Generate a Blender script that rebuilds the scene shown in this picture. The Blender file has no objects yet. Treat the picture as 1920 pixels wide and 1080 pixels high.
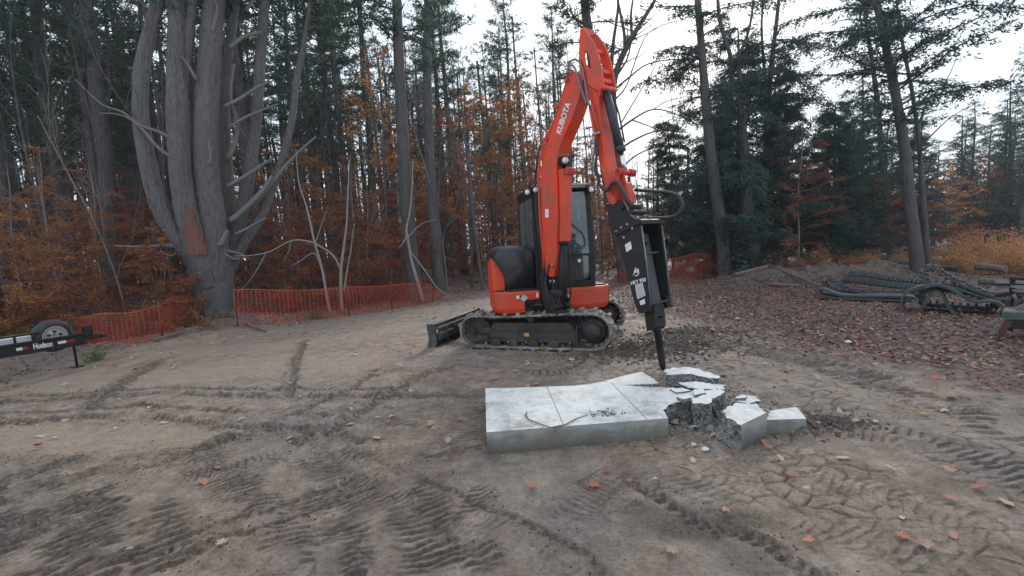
import bpy, bmesh, math, random
import numpy as np
from mathutils import Vector, Matrix
rd = math.radians
# ------------------------------------------------------------------ camera, sky, sun, exposure
W0, F0, HC, PITCH, ROLL = 1920.0, 866.0, 1.67, rd(5.34), rd(3.09)
scene = bpy.context.scene
col = scene.collection
def cam_basis():
    F = np.array([0, math.cos(PITCH), -math.sin(PITCH)]); U = np.array([0, math.sin(PITCH), math.cos(PITCH)]); R = np.array([1., 0, 0])
    c, s = math.cos(ROLL), math.sin(ROLL)
    return c*R - s*U, s*R + c*U, F
CR, CU, CF = cam_basis()
cd = bpy.data.cameras.new('camera'); cam = bpy.data.objects.new('camera', cd); col.objects.link(cam)
cd.sensor_width = 36; cd.lens = F0/W0*36; cd.clip_start = .05; cd.clip_end = 2000
m = Matrix.Identity(4)
for i in range(3):
    m[i][0] = CR[i]; m[i][1] = CU[i]; m[i][2] = -CF[i]
m[2][3] = HC
cam.matrix_world = m
scene.camera = cam
scene.render.resolution_x = 1024; scene.render.resolution_y = 576
scene.view_settings.view_transform = 'Standard'; scene.view_settings.look = 'None'
scene.view_settings.exposure = 0.76; scene.view_settings.gamma = 1
try: scene.view_settings.use_curve_mapping = False
except Exception: pass
scene.cycles.max_bounces = 6; scene.cycles.diffuse_bounces = 3; scene.cycles.transparent_max_bounces = 8
scene.cycles.glossy_bounces = 3; scene.cycles.caustics_reflective = False; scene.cycles.caustics_refractive = False

SUN_EL, SUN_AZ = rd(30), rd(20)          # azimuth clockwise from +Y
world = bpy.data.worlds.new('World'); scene.world = world; world.use_nodes = True
nt = world.node_tree; nt.nodes.clear()
out = nt.nodes.new('ShaderNodeOutputWorld'); bg = nt.nodes.new('ShaderNodeBackground')
sky = nt.nodes.new('ShaderNodeTexSky'); sky.sky_type = 'NISHITA'; sky.sun_disc = False
sky.sun_elevation = SUN_EL; sky.sun_rotation = SUN_AZ
sky.air_density = 1.5; sky.dust_density = 3
tc = nt.nodes.new('ShaderNodeTexCoord'); mp = nt.nodes.new('ShaderNodeMapping'); mp.inputs['Scale'].default_value = (1.6, 1.6, 3.5)
nz = nt.nodes.new('ShaderNodeTexNoise'); nz.inputs['Scale'].default_value = 1.7; nz.inputs['Detail'].default_value = 6; nz.inputs['Roughness'].default_value = .55
rp = nt.nodes.new('ShaderNodeValToRGB')
rp.color_ramp.elements[0].position = .36; rp.color_ramp.elements[0].color = (4.5, 5.4, 6.5, 1)      # cloud radiance, same scale as the sky
rp.color_ramp.elements[1].position = .66; rp.color_ramp.elements[1].color = (7.9, 8.7, 9.5, 1)
mx = nt.nodes.new('ShaderNodeMixRGB'); mx.inputs[0].default_value = .88
nt.links.new(tc.outputs['Generated'], mp.inputs[0]); nt.links.new(mp.outputs[0], nz.inputs['Vector']); nt.links.new(nz.outputs['Fac'], rp.inputs[0])
nt.links.new(sky.outputs[0], mx.inputs[1]); nt.links.new(rp.outputs[0], mx.inputs[2]); nt.links.new(mx.outputs[0], bg.inputs[0])
bg.inputs[1].default_value = .105
nt.links.new(bg.outputs[0], out.inputs[0])
sd = bpy.data.lights.new('sun', 'SUN'); sd.energy = 1.7; sd.angle = rd(12); sd.color = (1, .96, .9)
so = bpy.data.objects.new('sun', sd); col.objects.link(so)
sdir = Vector((math.sin(SUN_AZ)*math.cos(SUN_EL), math.cos(SUN_AZ)*math.cos(SUN_EL), math.sin(SUN_EL)))
so.rotation_euler = sdir.to_track_quat('Z', 'Y').to_euler(); so.location = (0, 0, 30)

# ------------------------------------------------------------------ survey helpers: photo pixel -> metres in the scene
def ray(u, v): return CR*(u-960)/F0 + CU*(540-v)/F0 + CF
CAM = np.array([0, 0, HC])
def G(u, v, z=0.):
    d = ray(u, v); t = (z-HC)/d[2]; return CAM + t*d
class Plane:
    """vertical plane through (x,y) running along heading phi (clockwise from -Y toward +X)"""
    def __init__(s, x, y, phi):
        s.p = np.array([x, y, 0.]); s.t = np.array([math.sin(phi), -math.cos(phi), 0]); s.n = np.array([-math.cos(phi), -math.sin(phi), 0])
    def __call__(s, u, v, off=0.):
        d = ray(u, v); p = s.p + s.n*off; t = ((p-CAM) @ s.n)/(d @ s.n); return CAM + t*d
def facing(x, y): return Plane(x, y, math.atan2(y, x))      # plane square to the line of sight

# ------------------------------------------------------------------ noise
def _h(ix, iy, iz, seed):
    n = (ix.astype(np.int64)*374761393 + iy.astype(np.int64)*668265263 + iz.astype(np.int64)*2147483647 + seed*1274126177) & 0xffffffff
    n = ((n ^ (n >> 13))*1274126177) & 0xffffffff
    n = ((n ^ (n >> 16))*2246822519) & 0xffffffff
    return ((n ^ (n >> 15)) & 0xffff)/65535.0
NTAB = np.random.RandomState(7).rand(512, 512)-.5
def noise2(x, y, seed=0):
    ix = np.floor(x); iy = np.floor(y); fx = x-ix; fy = y-iy; ix = (ix.astype(np.int32)+seed*131) & 511; iy = (iy.astype(np.int32)+seed*57) & 511
    u = fx*fx*(3-2*fx); v = fy*fy*(3-2*fy); i1 = (ix+1) & 511; iy1 = (iy+1) & 511; T = NTAB.ravel(); r0 = ix*512; r1 = i1*512
    return (T[r0+iy]*(1-u)+T[r1+iy]*u)*(1-v)+(T[r0+iy1]*(1-u)+T[r1+iy1]*u)*v
def fbm(x, y, oct=4, seed=0, gain=.5):
    s = 0; a = 1.
    for i in range(oct):
        s = s + a*noise2(x*2**i+7.3*i, y*2**i-3.1*i, seed+i*17); a *= gain
    return s
def worley(x, y, seed=0):
    ix = np.floor(x).astype(np.int64); iy = np.floor(y).astype(np.int64); f1 = np.full(x.shape, 9.); f2 = f1.copy(); z = np.zeros_like(ix)
    for i in (-1, 0, 1):
        for j in (-1, 0, 1):
            px = ix+i+_h(ix+i, iy+j, z, seed); py = iy+j+_h(ix+i, iy+j, z+5, seed+3)
            d = np.hypot(px-x, py-y); f2 = np.where(d < f1, f1, np.minimum(f2, d)); f1 = np.minimum(f1, d)
    return f1, f2
def sst(a, b, x):
    t = np.clip((x-a)/(b-a), 0, 1); return t*t*(3-2*t)

# ------------------------------------------------------------------ mesh builder
class MB:
    def __init__(s): s.v = []; s.f = []; s.sm = []; s.mi = []
    def add(s, vs, fs, smooth=False, mi=0):
        o = len(s.v); s.v.extend([tuple(map(float, p)) for p in vs])
        for q in fs: s.f.append(tuple(i+o for i in q)); s.sm.append(smooth); s.mi.append(mi)
        return s
    def box(s, c, size, ax=None, mi=0):
        """box centred at c; ax = 3 unit vectors"""
        ax = ax or (np.array([1., 0, 0]), np.array([0, 1., 0]), np.array([0, 0, 1.])); c = np.array(c, float); vs = []
        for k in (-.5, .5):
            for a, b in ((-.5, -.5), (.5, -.5), (.5, .5), (-.5, .5)): vs.append(c+ax[0]*a*size[0]+ax[1]*b*size[1]+ax[2]*k*size[2])
        return s.add(vs, [(3, 2, 1, 0), (4, 5, 6, 7), (0, 1, 5, 4), (1, 2, 6, 5), (2, 3, 7, 6), (3, 0, 4, 7)], mi=mi)
    def prism(s, pts, ext, smooth=False, mi=0):
        pts = [np.array(p, float) for p in pts]; e = np.array(ext, float); n = len(pts)
        nrm = sum((np.cross(pts[i]-pts[0], pts[(i+1) % n]-pts[0]) for i in range(n)), np.zeros(3))
        if nrm @ e > 0: pts = pts[::-1]
        vs = pts + [p+e for p in pts]
        fs = [tuple(range(n)), tuple(range(2*n-1, n-1, -1))] + [(i, i+n, (i+1) % n+n, (i+1) % n) for i in range(n)]
        # winding: near cap faces away from ext
        fs2 = fs[:2] + [tuple(f) for f in fs[2:]]
        return s.add(vs, fs2, smooth, mi)
    def tube(s, pts, rad, sides=8, cap=True, smooth=True, mi=0, wob=0, seed=0):
        pts = [np.array(p, float) for p in pts]; n = len(pts)
        if not hasattr(rad, '__len__'): rad = [rad]*n
        T = []
        for i in range(n):
            t = pts[min(i+1, n-1)]-pts[max(i-1, 0)]; T.append(t/(np.linalg.norm(t)+1e-9))
        a = np.array([0, 0, 1.]) if abs(T[0][2]) < .9 else np.array([1., 0, 0])
        X = np.cross(T[0], a); X /= np.linalg.norm(X); vs = []
        ang = np.arange(sides)*2*math.pi/sides; ca, sa = np.cos(ang), np.sin(ang)
        for i in range(n):
            X = X - T[i]*(X @ T[i]); X /= (np.linalg.norm(X)+1e-9); Y = np.cross(T[i], X)
            r = rad[i]
            if wob:
                hz = pts[i][2]; rr = r*(1+wob*noise2(ca*1.7+seed*3.1+20, sa*1.7+hz*.9+seed, seed)*2)
                if sides > 40: rr = rr+.022*np.abs(noise2(ang*9+.5*math.sin(hz*3), ang*0+hz*2.2, seed+5)*2)-.018*np.exp(-(noise2(ang*6, ang*0+hz*1.1, seed+6)/.05)**2)
            else: rr = np.full(sides, r)
            for k in range(sides): vs.append(pts[i]+X*ca[k]*rr[k]+Y*sa[k]*rr[k])
        fs = [(i*sides+k, i*sides+(k+1) % sides, (i+1)*sides+(k+1) % sides, (i+1)*sides+k) for i in range(n-1) for k in range(sides)]
        s.add(vs, fs, smooth, mi)
        if cap:
            s.add(vs[:sides], [tuple(range(sides-1, -1, -1))], False, mi); s.add(vs[-sides:], [tuple(range(sides))], False, mi)
        return s
    def cyl(s, a, b, r, sides=20, mi=0): return s.tube([a, b], r, sides, True, True, mi)
    def lathe(s, c, axis, prof, sides=32, mi=0):
        """prof: list of (r, h) along axis"""
        c = np.array(c, float); ax = np.array(axis, float); ax /= np.linalg.norm(ax)
        a = np.array([0, 0, 1.]) if abs(ax[2]) < .9 else np.array([1., 0, 0]); X = np.cross(ax, a); X /= np.linalg.norm(X); Y = np.cross(ax, X); vs = []
        for r, h in prof:
            for k in range(sides):
                t = 2*math.pi*k/sides; vs.append(c+ax*h+X*r*math.cos(t)+Y*r*math.sin(t))
        fs = [(i*sides+k, i*sides+(k+1) % sides, (i+1)*sides+(k+1) % sides, (i+1)*sides+k) for i in range(len(prof)-1) for k in range(sides)]
        return s.add(vs, fs, True, mi)
    def sphere(s, c, r, seg=14, rings=8, sc=(1, 1, 1), mi=0):
        vs = []; fs = []
        for i in range(rings+1):
            p = math.pi*i/rings
            for k in range(seg):
                t = 2*math.pi*k/seg; vs.append((c[0]+r*sc[0]*math.sin(p)*math.cos(t), c[1]+r*sc[1]*math.sin(p)*math.sin(t), c[2]+r*sc[2]*math.cos(p)))
        for i in range(rings):
            for k in range(seg): fs.append((i*seg+k, (i+1)*seg+k, (i+1)*seg+(k+1) % seg, i*seg+(k+1) % seg))
        return s.add(vs, fs, True, mi)
def wloc(o):
    v = Vector((0, 0, 0))
    while o is not None: v += o.location; o = o.parent
    return v
def link(name, me, mats, parent=None, bevel=0):
    o = bpy.data.objects.new(name, me); col.objects.link(o)
    for mm in (mats if isinstance(mats, (list, tuple)) else [mats]):
        if me is not None: me.materials.append(mm)
    if parent is not None: o.parent = parent
    if bevel:
        b = o.modifiers.new('bevel', 'BEVEL'); b.width = bevel; b.segments = 2; b.limit_method = 'ANGLE'; b.angle_limit = rd(40)
    return o
def build(name, mb, mats, parent=None, bevel=0, local=False, recalc=True):
    """vertices are in scene metres unless local; they are stored relative to the parent"""
    v = np.array(mb.v)
    if parent is not None and not local: v = v - np.array(wloc(parent))
    me = bpy.data.meshes.new(name); me.from_pydata(v.tolist(), [], mb.f)
    me.polygons.foreach_set('use_smooth', mb.sm); me.polygons.foreach_set('material_index', mb.mi)
    if recalc:
        bm = bmesh.new(); bm.from_mesh(me); bmesh.ops.remove_doubles(bm, verts=bm.verts, dist=1e-5) ; bmesh.ops.recalc_face_normals(bm, faces=bm.faces); bm.to_mesh(me); bm.free()
    me.update()
    return link(name, me, mats, parent, bevel)
def npmesh(name, v, f, smooth=False, mi=None):
    """v Nx3, f MxK"""
    me = bpy.data.meshes.new(name); n, k = len(f), f.shape[1]
    me.vertices.add(len(v)); me.vertices.foreach_set('co', np.ascontiguousarray(v, dtype=np.float32).ravel())
    me.loops.add(n*k); me.loops.foreach_set('vertex_index', np.ascontiguousarray(f, dtype=np.int32).ravel())
    me.polygons.add(n); me.polygons.foreach_set('loop_start', np.arange(0, n*k, k, dtype=np.int32))
    if smooth: me.polygons.foreach_set('use_smooth', np.ones(n, dtype=bool))
    if mi is not None: me.polygons.foreach_set('material_index', mi.astype(np.int32))
    me.update(calc_edges=True); me.validate()
    return me
def tag(o, label=None, cat=None, group=None, kind=None):
    if label: o['label'] = label
    if cat: o['category'] = cat
    if group: o['group'] = group
    if kind: o['kind'] = kind
    return o
def empty(name, loc, label=None, cat=None, group=None):
    o = bpy.data.objects.new(name, None); o.empty_display_size = .2; col.objects.link(o); o.location = loc
    return tag(o, label, cat, group)
def dup(o, loc, rz=0, sc=1, parent=None):
    c = o.copy(); col.objects.link(c); c.location = loc; c.rotation_euler = (0, 0, rz); c.scale = (sc, sc, sc)
    for ch in list(o.children):
        d = ch.copy(); col.objects.link(d); d.parent = c
        for g in ch.children:
            e = g.copy(); col.objects.link(e); e.parent = d
    return c

# ------------------------------------------------------------------ materials
class NT:
    def __init__(s, name):
        s.m = bpy.data.materials.new(name); s.m.use_nodes = True; s.t = s.m.node_tree; s.t.nodes.clear()
        s.out = s.t.nodes.new('ShaderNodeOutputMaterial'); s.b = s.t.nodes.new('ShaderNodeBsdfPrincipled'); s.L(s.b.outputs[0], s.out.inputs[0])
        s.tc = s.t.nodes.new('ShaderNodeTexCoord')
    def L(s, a, b): s.t.links.new(a, b)
    def n(s, ty, **k):
        x = s.t.nodes.new('ShaderNode'+ty)
        for a, b in k.items(): setattr(x, a, b)
        return x
    def noise(s, scale, detail=5, rough=.55, stretch=None, src=None, dist=0):
        x = s.n('TexNoise'); x.inputs['Scale'].default_value = scale; x.inputs['Detail'].default_value = detail; x.inputs['Roughness'].default_value = rough; x.inputs['Distortion'].default_value = dist
        src = src or s.tc.outputs['Object']
        if stretch:
            mp = s.n('Mapping'); mp.inputs['Scale'].default_value = stretch; s.L(src, mp.inputs[0]); src = mp.outputs[0]
        s.L(src, x.inputs['Vector']); return x.outputs['Fac']
    def vor(s, scale, feature='F1', stretch=None):
        x = s.n('TexVoronoi', feature=feature); x.inputs['Scale'].default_value = scale; src = s.tc.outputs['Object']
        if stretch:
            mp = s.n('Mapping'); mp.inputs['Scale'].default_value = stretch; s.L(src, mp.inputs[0]); src = mp.outputs[0]
        s.L(src, x.inputs['Vector']); return x.outputs['Distance']
    def ramp(s, fac, stops):
        x = s.n('ValToRGB'); e = x.color_ramp.elements
        while len(e) < len(stops): e.new(.5)
        for i, (p, c) in enumerate(stops):
            e[i].position = p; e[i].color = (*c, 1) if hasattr(c, '__len__') else (c, c, c, 1)
        s.L(fac, x.inputs[0]); return x.outputs[0]
    def mix(s, fac, a, b, mode='MIX'):
        x = s.n('MixRGB', blend_type=mode)
        for i, q in enumerate((fac, a, b)):
            if hasattr(q, 'is_linked') or hasattr(q, 'links'): s.L(q, x.inputs[i])
            elif hasattr(q, '__len__'): x.inputs[i].default_value = (*q, 1)
            else: x.inputs[i].default_value = q if i == 0 else (q, q, q, 1)
        return x.outputs[0]
    def math(s, op, a, b=None):
        x = s.n('Math', operation=op)
        for i, q in enumerate((a, b)):
            if q is None: continue
            if hasattr(q, 'links'): s.L(q, x.inputs[i])
            else: x.inputs[i].default_value = q
        return x.outputs[0]
    def bump(s, h, st=.5, dist=.02, prev=None):
        x = s.n('Bump'); x.inputs['Strength'].default_value = st; x.inputs['Distance'].default_value = dist; s.L(h, x.inputs['Height'])
        if prev is not None: s.L(prev, x.inputs['Normal'])
        return x.outputs[0]
    def set(s, **k):
        for a, q in k.items():
            i = s.b.inputs[a.replace('_', ' ')]
            if hasattr(q, 'links'): s.L(q, i)
            elif hasattr(q, '__len__'): i.default_value = (*q, 1)
            else: i.default_value = q
        return s.m
def simple(name, c, rough=.5, metal=0, c2=None, scale=6, bump=0, bscale=60, dust=None, dscale=3, spec=None):
    N = NT(name); f = N.noise(scale, 6, .6)
    c2 = c2 or tuple(x*.75 for x in c)
    cc = N.ramp(f, [(.3, c2), (.7, c)])
    rg = rough
    if dust:
        df = N.ramp(N.noise(dscale, 8, .65), [(.45, 0.), (.72, 1.)]); cc = N.mix(df, cc, dust); rg = N.mix(df, (rough,)*3, (.85,)*3)
    k = dict(Base_Color=cc, Roughness=rg, Metallic=metal)
    if bump: k['Normal'] = N.bump(N.noise(bscale, 4), bump, .01)
    if spec is not None: N.b.inputs['Specular IOR Level'].default_value = spec
    return N.set(**k)
M = {}
M['orange'] = simple('machine_orange_paint', (.78, .058, .012), .40, 0, (.62, .040, .010), 3, .04, 90, dust=(.30, .105, .07), dscale=3.6)
M['redpaint'] = simple('link_red_paint', (.55, .035, .02), .42, 0, (.46, .03, .018), 5)
M['black'] = simple('black_steel_paint', (.008, .008, .009), .46, 0, (.013, .012, .012), 5, .04, 120, dust=(.032, .029, .026), dscale=3, spec=.35)
M['blackclean'] = simple('satin_black_paint', (.008, .009, .010), .42, 0, (.012, .012, .013), 4, dust=(.024, .022, .02), dscale=4, spec=.35)
M['blade'] = simple('worn_blade_paint', (.035, .038, .042), .5, 0, (.02, .021, .023), 6, .1, 50, dust=(.15, .13, .11), dscale=3)
M['hood'] = simple('dark_plastic_hood', (.022, .025, .029), .42, 0, (.017, .02, .023), 3, .05, 200)
M['grime'] = simple('muddy_steel', (.035, .033, .032), .65, 0, (.02, .02, .02), 5, .2, 60, dust=(.10, .085, .07), dscale=4)
M['chrome'] = simple('chrome_rod', (.75, .76, .78), .12, 1, (.6, .6, .62))
M['steel'] = simple('bare_steel', (.35, .35, .36), .4, .9, (.22, .22, .22), 12)
M['hose'] = simple('rubber_hose', (.02, .02, .02), .55, 0, (.03, .03, .028), 10)
M['hosegrey'] = simple('braided_grey_hose', (.20, .21, .22), .4, .3, (.12, .12, .13), 40)
M['white'] = simple('white_decal', (.75, .76, .78), .5, 0, (.62, .63, .66), 60)
M['whitepaint'] = simple('white_lettering', (.8, .8, .8), .4)
M['label'] = simple('printed_label', (.66, .70, .74), .5, 0, (.35, .38, .42), 90)
M['yellow'] = simple('yellow_decal', (.65, .33, .02), .5)
M['bluewhite'] = simple('pale_blue_decal', (.45, .58, .62), .5)
M['refl'] = simple('red_reflector', (.30, .02, .015), .3)
M['tyre'] = simple('tyre_rubber', (.035, .040, .045), .7, 0, (.022, .024, .027), 8)
M['rim'] = simple('pale_wheel_rim', (.55, .55, .52), .45, 0, (.35, .33, .3), 10)
M['seat'] = simple('seat_fabric', (.03, .03, .033), .8)
M['lamp'] = simple('headlight_lens', (.75, .78, .8), .08, .3, (.5, .5, .5), 40)
M['rust'] = simple('rusty_brown_steel', (.06, .022, .014), .7, 0, (.10, .04, .02), 6, .2, 40)
M['rail'] = simple('worn_grey_rail', (.28, .29, .29), .5, .4, (.08, .08, .08), 8)
M['teal'] = simple('weathered_green_grey_steel', (.12, .145, .14), .6, 0, (.13, .13, .13), 7, .1, 40)
def belt_mat():
    N = NT('dusty_track_rubber'); d = N.ramp(N.noise(7, 8, .65), [(.35, 0.), (.62, 1.)])
    g = N.n('NewGeometry'); sx = N.n('SeparateXYZ'); N.L(g.outputs['Normal'], sx.inputs[0])
    cc = N.mix(d, (.055, .05, .046), (.32, .29, .255))
    return N.set(Base_Color=cc, Roughness=.85, Normal=N.bump(N.noise(70, 4), .3, .01))
M['belt'] = belt_mat()
M['oldbelt'] = simple('old_track_rubber', (.075, .082, .095), .5, 0, (.035, .038, .045), 9, .15, 60, dust=(.09, .085, .08), dscale=5)
def glass_mat():
    N = NT('cab_glass'); t = N.n('BsdfTransparent'); t.inputs[0].default_value = (.62, .68, .68, 1); g = N.n('BsdfGlossy'); g.inputs['Roughness'].default_value = .04; g.inputs[0].default_value = (.85, .92, .95, 1)
    fr = N.n('Fresnel'); fr.inputs[0].default_value = 1.55; f2 = N.math('MULTIPLY', fr.outputs[0], 1.8)
    mxs = N.n('MixShader'); N.L(f2, mxs.inputs[0]); N.L(t.outputs[0], mxs.inputs[1]); N.L(g.outputs[0], mxs.inputs[2])
    df = N.n('BsdfDiffuse'); df.inputs[0].default_value = (.35, .37, .36, 1)
    m2 = N.n('MixShader'); m2.inputs[0].default_value = .14; N.L(mxs.outputs[0], m2.inputs[1]); N.L(df.outputs[0], m2.inputs[2]); N.L(m2.outputs[0], N.out.inputs[0])
    return N.m
M['glass'] = glass_mat()
def bark(name, c1, c2, sc=6, st=.8, moss=None, ys=.16):
    N = NT(name); v = N.vor(sc*2.2, 'F1', (1, 1, ys)); n = N.noise(sc*2, 8, .65, (1, 1, ys*1.3), dist=.6)
    h = N.math('ADD', N.math('MULTIPLY', v, .9), n); cc = N.ramp(h, [(.45, c2), (.62, tuple(a*.55+b*.45 for a, b in zip(c1, c2))), (.9, c1)])
    big = N.noise(1.3, 3); cc = N.mix(N.ramp(big, [(.35, 0.), (.7, .5)]), cc, tuple(x*.62 for x in c1))
    if moss: cc = N.mix(N.ramp(N.noise(2.4, 6), [(.52, 0.), (.68, .55)]), cc, moss)
    return N.set(Base_Color=cc, Roughness=.9, Normal=N.bump(h, st, .04))
M['bark'] = bark('grey_furrowed_bark', (.125, .112, .114), (.020, .018, .018), 9, 1., (.10, .10, .08), .20)
M['barkdark'] = bark('dark_pine_bark', (.085, .074, .072), (.022, .019, .019), 6, .8)
M['barkgrey'] = bark('grey_pine_bark', (.10, .094, .097), (.03, .027, .028), 5, .8)
M['barkpale'] = bark('pale_sapling_bark', (.26, .235, .21), (.12, .105, .095), 9, .3)
M['barkred'] = bark('stripped_red_wood', (.19, .085, .055), (.06, .03, .022), 12, .9, None, .08)
M['wood'] = bark('grey_dead_wood', (.17, .15, .14), (.06, .05, .047), 9, .5)
M['woodpink'] = bark('split_pinkish_wood', (.24, .135, .115), (.09, .06, .05), 8, .8)
def leafmat(name, cols, trans=.25, rough=.6, obj=True):
    N = NT(name); g = N.n('NewGeometry'); n = len(cols)
    cc = N.ramp(g.outputs['Random Per Island'], [(i/max(1, n-1), c) for i, c in enumerate(cols)])
    if obj:
        oi = N.n('ObjectInfo'); hv = N.n('HueSaturation'); N.L(cc, hv.inputs['Color'])
        a = N.math('ADD', N.math('MULTIPLY', oi.outputs['Random'], .5), .75); N.L(a, hv.inputs['Value'])
        N.L(N.math('ADD', N.math('MULTIPLY', oi.outputs['Random'], .035), .4825), hv.inputs['Hue']); cc = hv.outputs[0]
    N.L(cc, N.b.inputs['Base Color']); N.b.inputs['Roughness'].default_value = rough
    N.b.inputs['Specular IOR Level'].default_value = .25
    if trans:
        tr = N.n('BsdfTranslucent'); N.L(cc, tr.inputs[0]); ms = N.n('MixShader'); ms.inputs[0].default_value = trans
        N.L(N.b.outputs[0], ms.inputs[1]); N.L(tr.outputs[0], ms.inputs[2]); N.L(ms.outputs[0], N.out.inputs[0])
    return N.m
M['needles'] = leafmat('pine_needles', [(.030, .056, .036), (.046, .084, .050), (.065, .105, .062), (.040, .070, .052)], .3)
M['hemlock'] = leafmat('hemlock_needles', [(.032, .055, .048), (.050, .085, .070), (.072, .112, .090), (.036, .064, .060)], .3)
M['beech'] = leafmat('beech_leaves', [(.30, .075, .028), (.40, .115, .036), (.32, .13, .045), (.20, .055, .028), (.46, .16, .055), (.24, .11, .06)], .4)
M['gold'] = leafmat('golden_leaves', [(.60, .25, .06), (.46, .15, .045), (.62, .36, .10), (.38, .10, .04)], .4)
M['shrub'] = leafmat('yellow_shrub_leaves', [(.48, .22, .10), (.56, .30, .16), (.40, .13, .06), (.24, .20, .09), (.50, .18, .09), (.34, .10, .05)], .35)
M['green'] = leafmat('green_weed_leaves', [(.06, .11, .03), (.10, .15, .045), (.16, .15, .05)], .3)
M['litter'] = leafmat('fallen_leaf_litter', [(.27, .14, .115), (.18, .075, .06), (.40, .25, .21), (.12, .055, .045), (.30, .10, .06), (.22, .12, .10), (.40, .25, .15), (.09, .05, .045), (.30, .19, .17)], .1, .75, False)
M['paleleaf'] = leafmat('pale_dry_leaves', [(.42, .32, .25), (.36, .22, .17), (.46, .38, .30), (.38, .17, .11), (.34, .10, .07)], .1, .7, False)
def flat_leaf(name, c):
    N = NT(name); cc = N.mix(N.noise(30, 4), c, tuple(x*.45 for x in c)); return N.set(Base_Color=cc, Roughness=.6)
def ground_mat():
    N = NT('muddy_ground'); at = N.n('Attribute', attribute_name='zones'); sp = N.n('SeparateColor'); N.L(at.outputs['Color'], sp.inputs[0])
    big = N.noise(.55, 5, .6); mid = N.noise(4.5, 8, .68); fine = N.noise(38, 6, .7); tiny = N.noise(160, 3, .6)
    base = N.ramp(mid, [(.32, (.172, .118, .084)), (.5, (.288, .208, .155)), (.66, (.415, .318, .248))])
    grey = N.ramp(mid, [(.3, (.138, .118, .102)), (.7, (.285, .250, .218))])
    base = N.mix(N.ramp(big, [(.42, 0.), (.62, .75)]), base, grey)
    smooth = N.ramp(mid, [(.3, (.288, .212, .158)), (.75, (.375, .288, .222))])
    base = N.mix(N.math('MULTIPLY', sp.outputs[2], .85), base, smooth)
    churn_shade = N.ramp(fine, [(.3, (.040, .028, .020)), (.5, (.080, .058, .042)), (.7, (.16, .12, .09))])
    cf = N.math('MULTIPLY', sp.outputs[0], N.ramp(mid, [(.25, .75), (.5, 1.)])); base = N.mix(cf, base, churn_shade)
    lit = N.ramp(N.noise(26, 5, .75), [(.32, (.045, .036, .032)), (.5, (.105, .072, .058)), (.62, (.17, .10, .075)), (.75, (.26, .16, .12))])
    humus = N.mix(N.ramp(N.noise(1.6, 6, .65), [(.32, 0.), (.50, 1.)]), (.062, .056, .054), lit)
    base = N.mix(sp.outputs[1], base, humus)
    base = N.mix(N.ramp(fine, [(.36, .5), (.52, 0.)]), base, (.06, .047, .038)); base = N.mix(N.ramp(N.noise(75, 5, .8), [(.54, 0.), (.70, .55)]), base, (.40, .35, .30)); base = N.mix(N.ramp(N.noise(11, 7, .75), [(.34, .5), (.47, 0.)]), base, (.075, .058, .046))
    peb = N.ramp(N.vor(55), [(.0, 1.), (.14, 1.), (.18, 0.)]); pn = N.ramp(N.noise(9, 2), [(.55, 0.), (.62, .55)])
    base = N.mix(N.math('MULTIPLY', peb, pn), base, (.30, .28, .26))
    wet = N.ramp(N.noise(2.6, 6, .62), [(.45, .78), (.62, .5)])
    h1 = N.bump(N.noise(22, 8, .75), .9, .035); h2 = N.bump(tiny, .5, .008, h1)
    return N.set(Base_Color=base, Roughness=wet, Normal=h2)
M['ground'] = ground_mat()
def conc(name, c1, c2, c3, bst=.15):
    N = NT(name); f = N.noise(5, 8, .7); cc = N.ramp(f, [(.3, c2), (.55, c1)]); sp = N.ramp(N.noise(30, 6, .7), [(.60, 0.), (.75, .7)]); cc = N.mix(sp, cc, c3)
    st = N.ramp(N.noise(2.6, 8, .7, (1, 1, 2)), [(.50, 0.), (.66, .75)]); cc = N.mix(st, cc, c3)
    if name.startswith('formed'):                              # damp soil stain drawn up from the ground, ragged upper edge, pale lime streaks above
        sx = N.n('SeparateXYZ'); N.L(N.tc.outputs['Object'], sx.inputs[0]); hz_ = N.math('ADD', sx.outputs[2], N.math('MULTIPLY', N.noise(4, 7, .7, (1, 1, .3)), .16)); cc = N.mix(N.ramp(hz_, [(.10, .75), (.165, .35), (.21, 0.)]), cc, (.085, .078, .058))
        cc = N.mix(N.ramp(hz_, [(.215, 0.), (.25, .45)]), cc, (.42, .42, .41))
    return N.set(Base_Color=cc, Roughness=.85, Normal=N.bump(N.noise(60, 5, .7), bst, .01))
M['conc'] = conc('broomed_concrete_top', (.68, .665, .64), (.48, .47, .45), (.20, .185, .16), .5)
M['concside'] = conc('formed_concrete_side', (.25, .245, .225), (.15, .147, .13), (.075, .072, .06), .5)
def broken_mat():
    N = NT('broken_concrete_aggregate'); v = N.vor(38); f = N.noise(20, 8, .75); cc = N.ramp(f, [(.28, (.085, .085, .083)), (.5, (.23, .23, .225)), (.68, (.44, .44, .43))])
    cc = N.mix(N.ramp(v, [(.12, .7), (.3, 0.)]), cc, (.06, .065, .07))
    return N.set(Base_Color=cc, Roughness=.9, Normal=N.bump(N.math('ADD', v, f), .9, .03))
M['broken'] = broken_mat()
M['groove'] = simple('grimy_joint', (.34, .34, .33), .9, 0, (.24, .24, .23), 30)
M['net'] = simple('orange_barrier_plastic', (.50, .085, .042), .6, 0, (.34, .05, .025), 3)
M['soil'] = simple('dark_loose_soil', (.125, .095, .073), .95, 0, (.060, .045, .034), 30, .5, 60)
M['humus'] = simple('dark_mound_soil', (.055, .048, .045), .95, 0, (.03, .026, .025), 12, .6, 30, dust=(.13, .075, .055), dscale=7)

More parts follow.
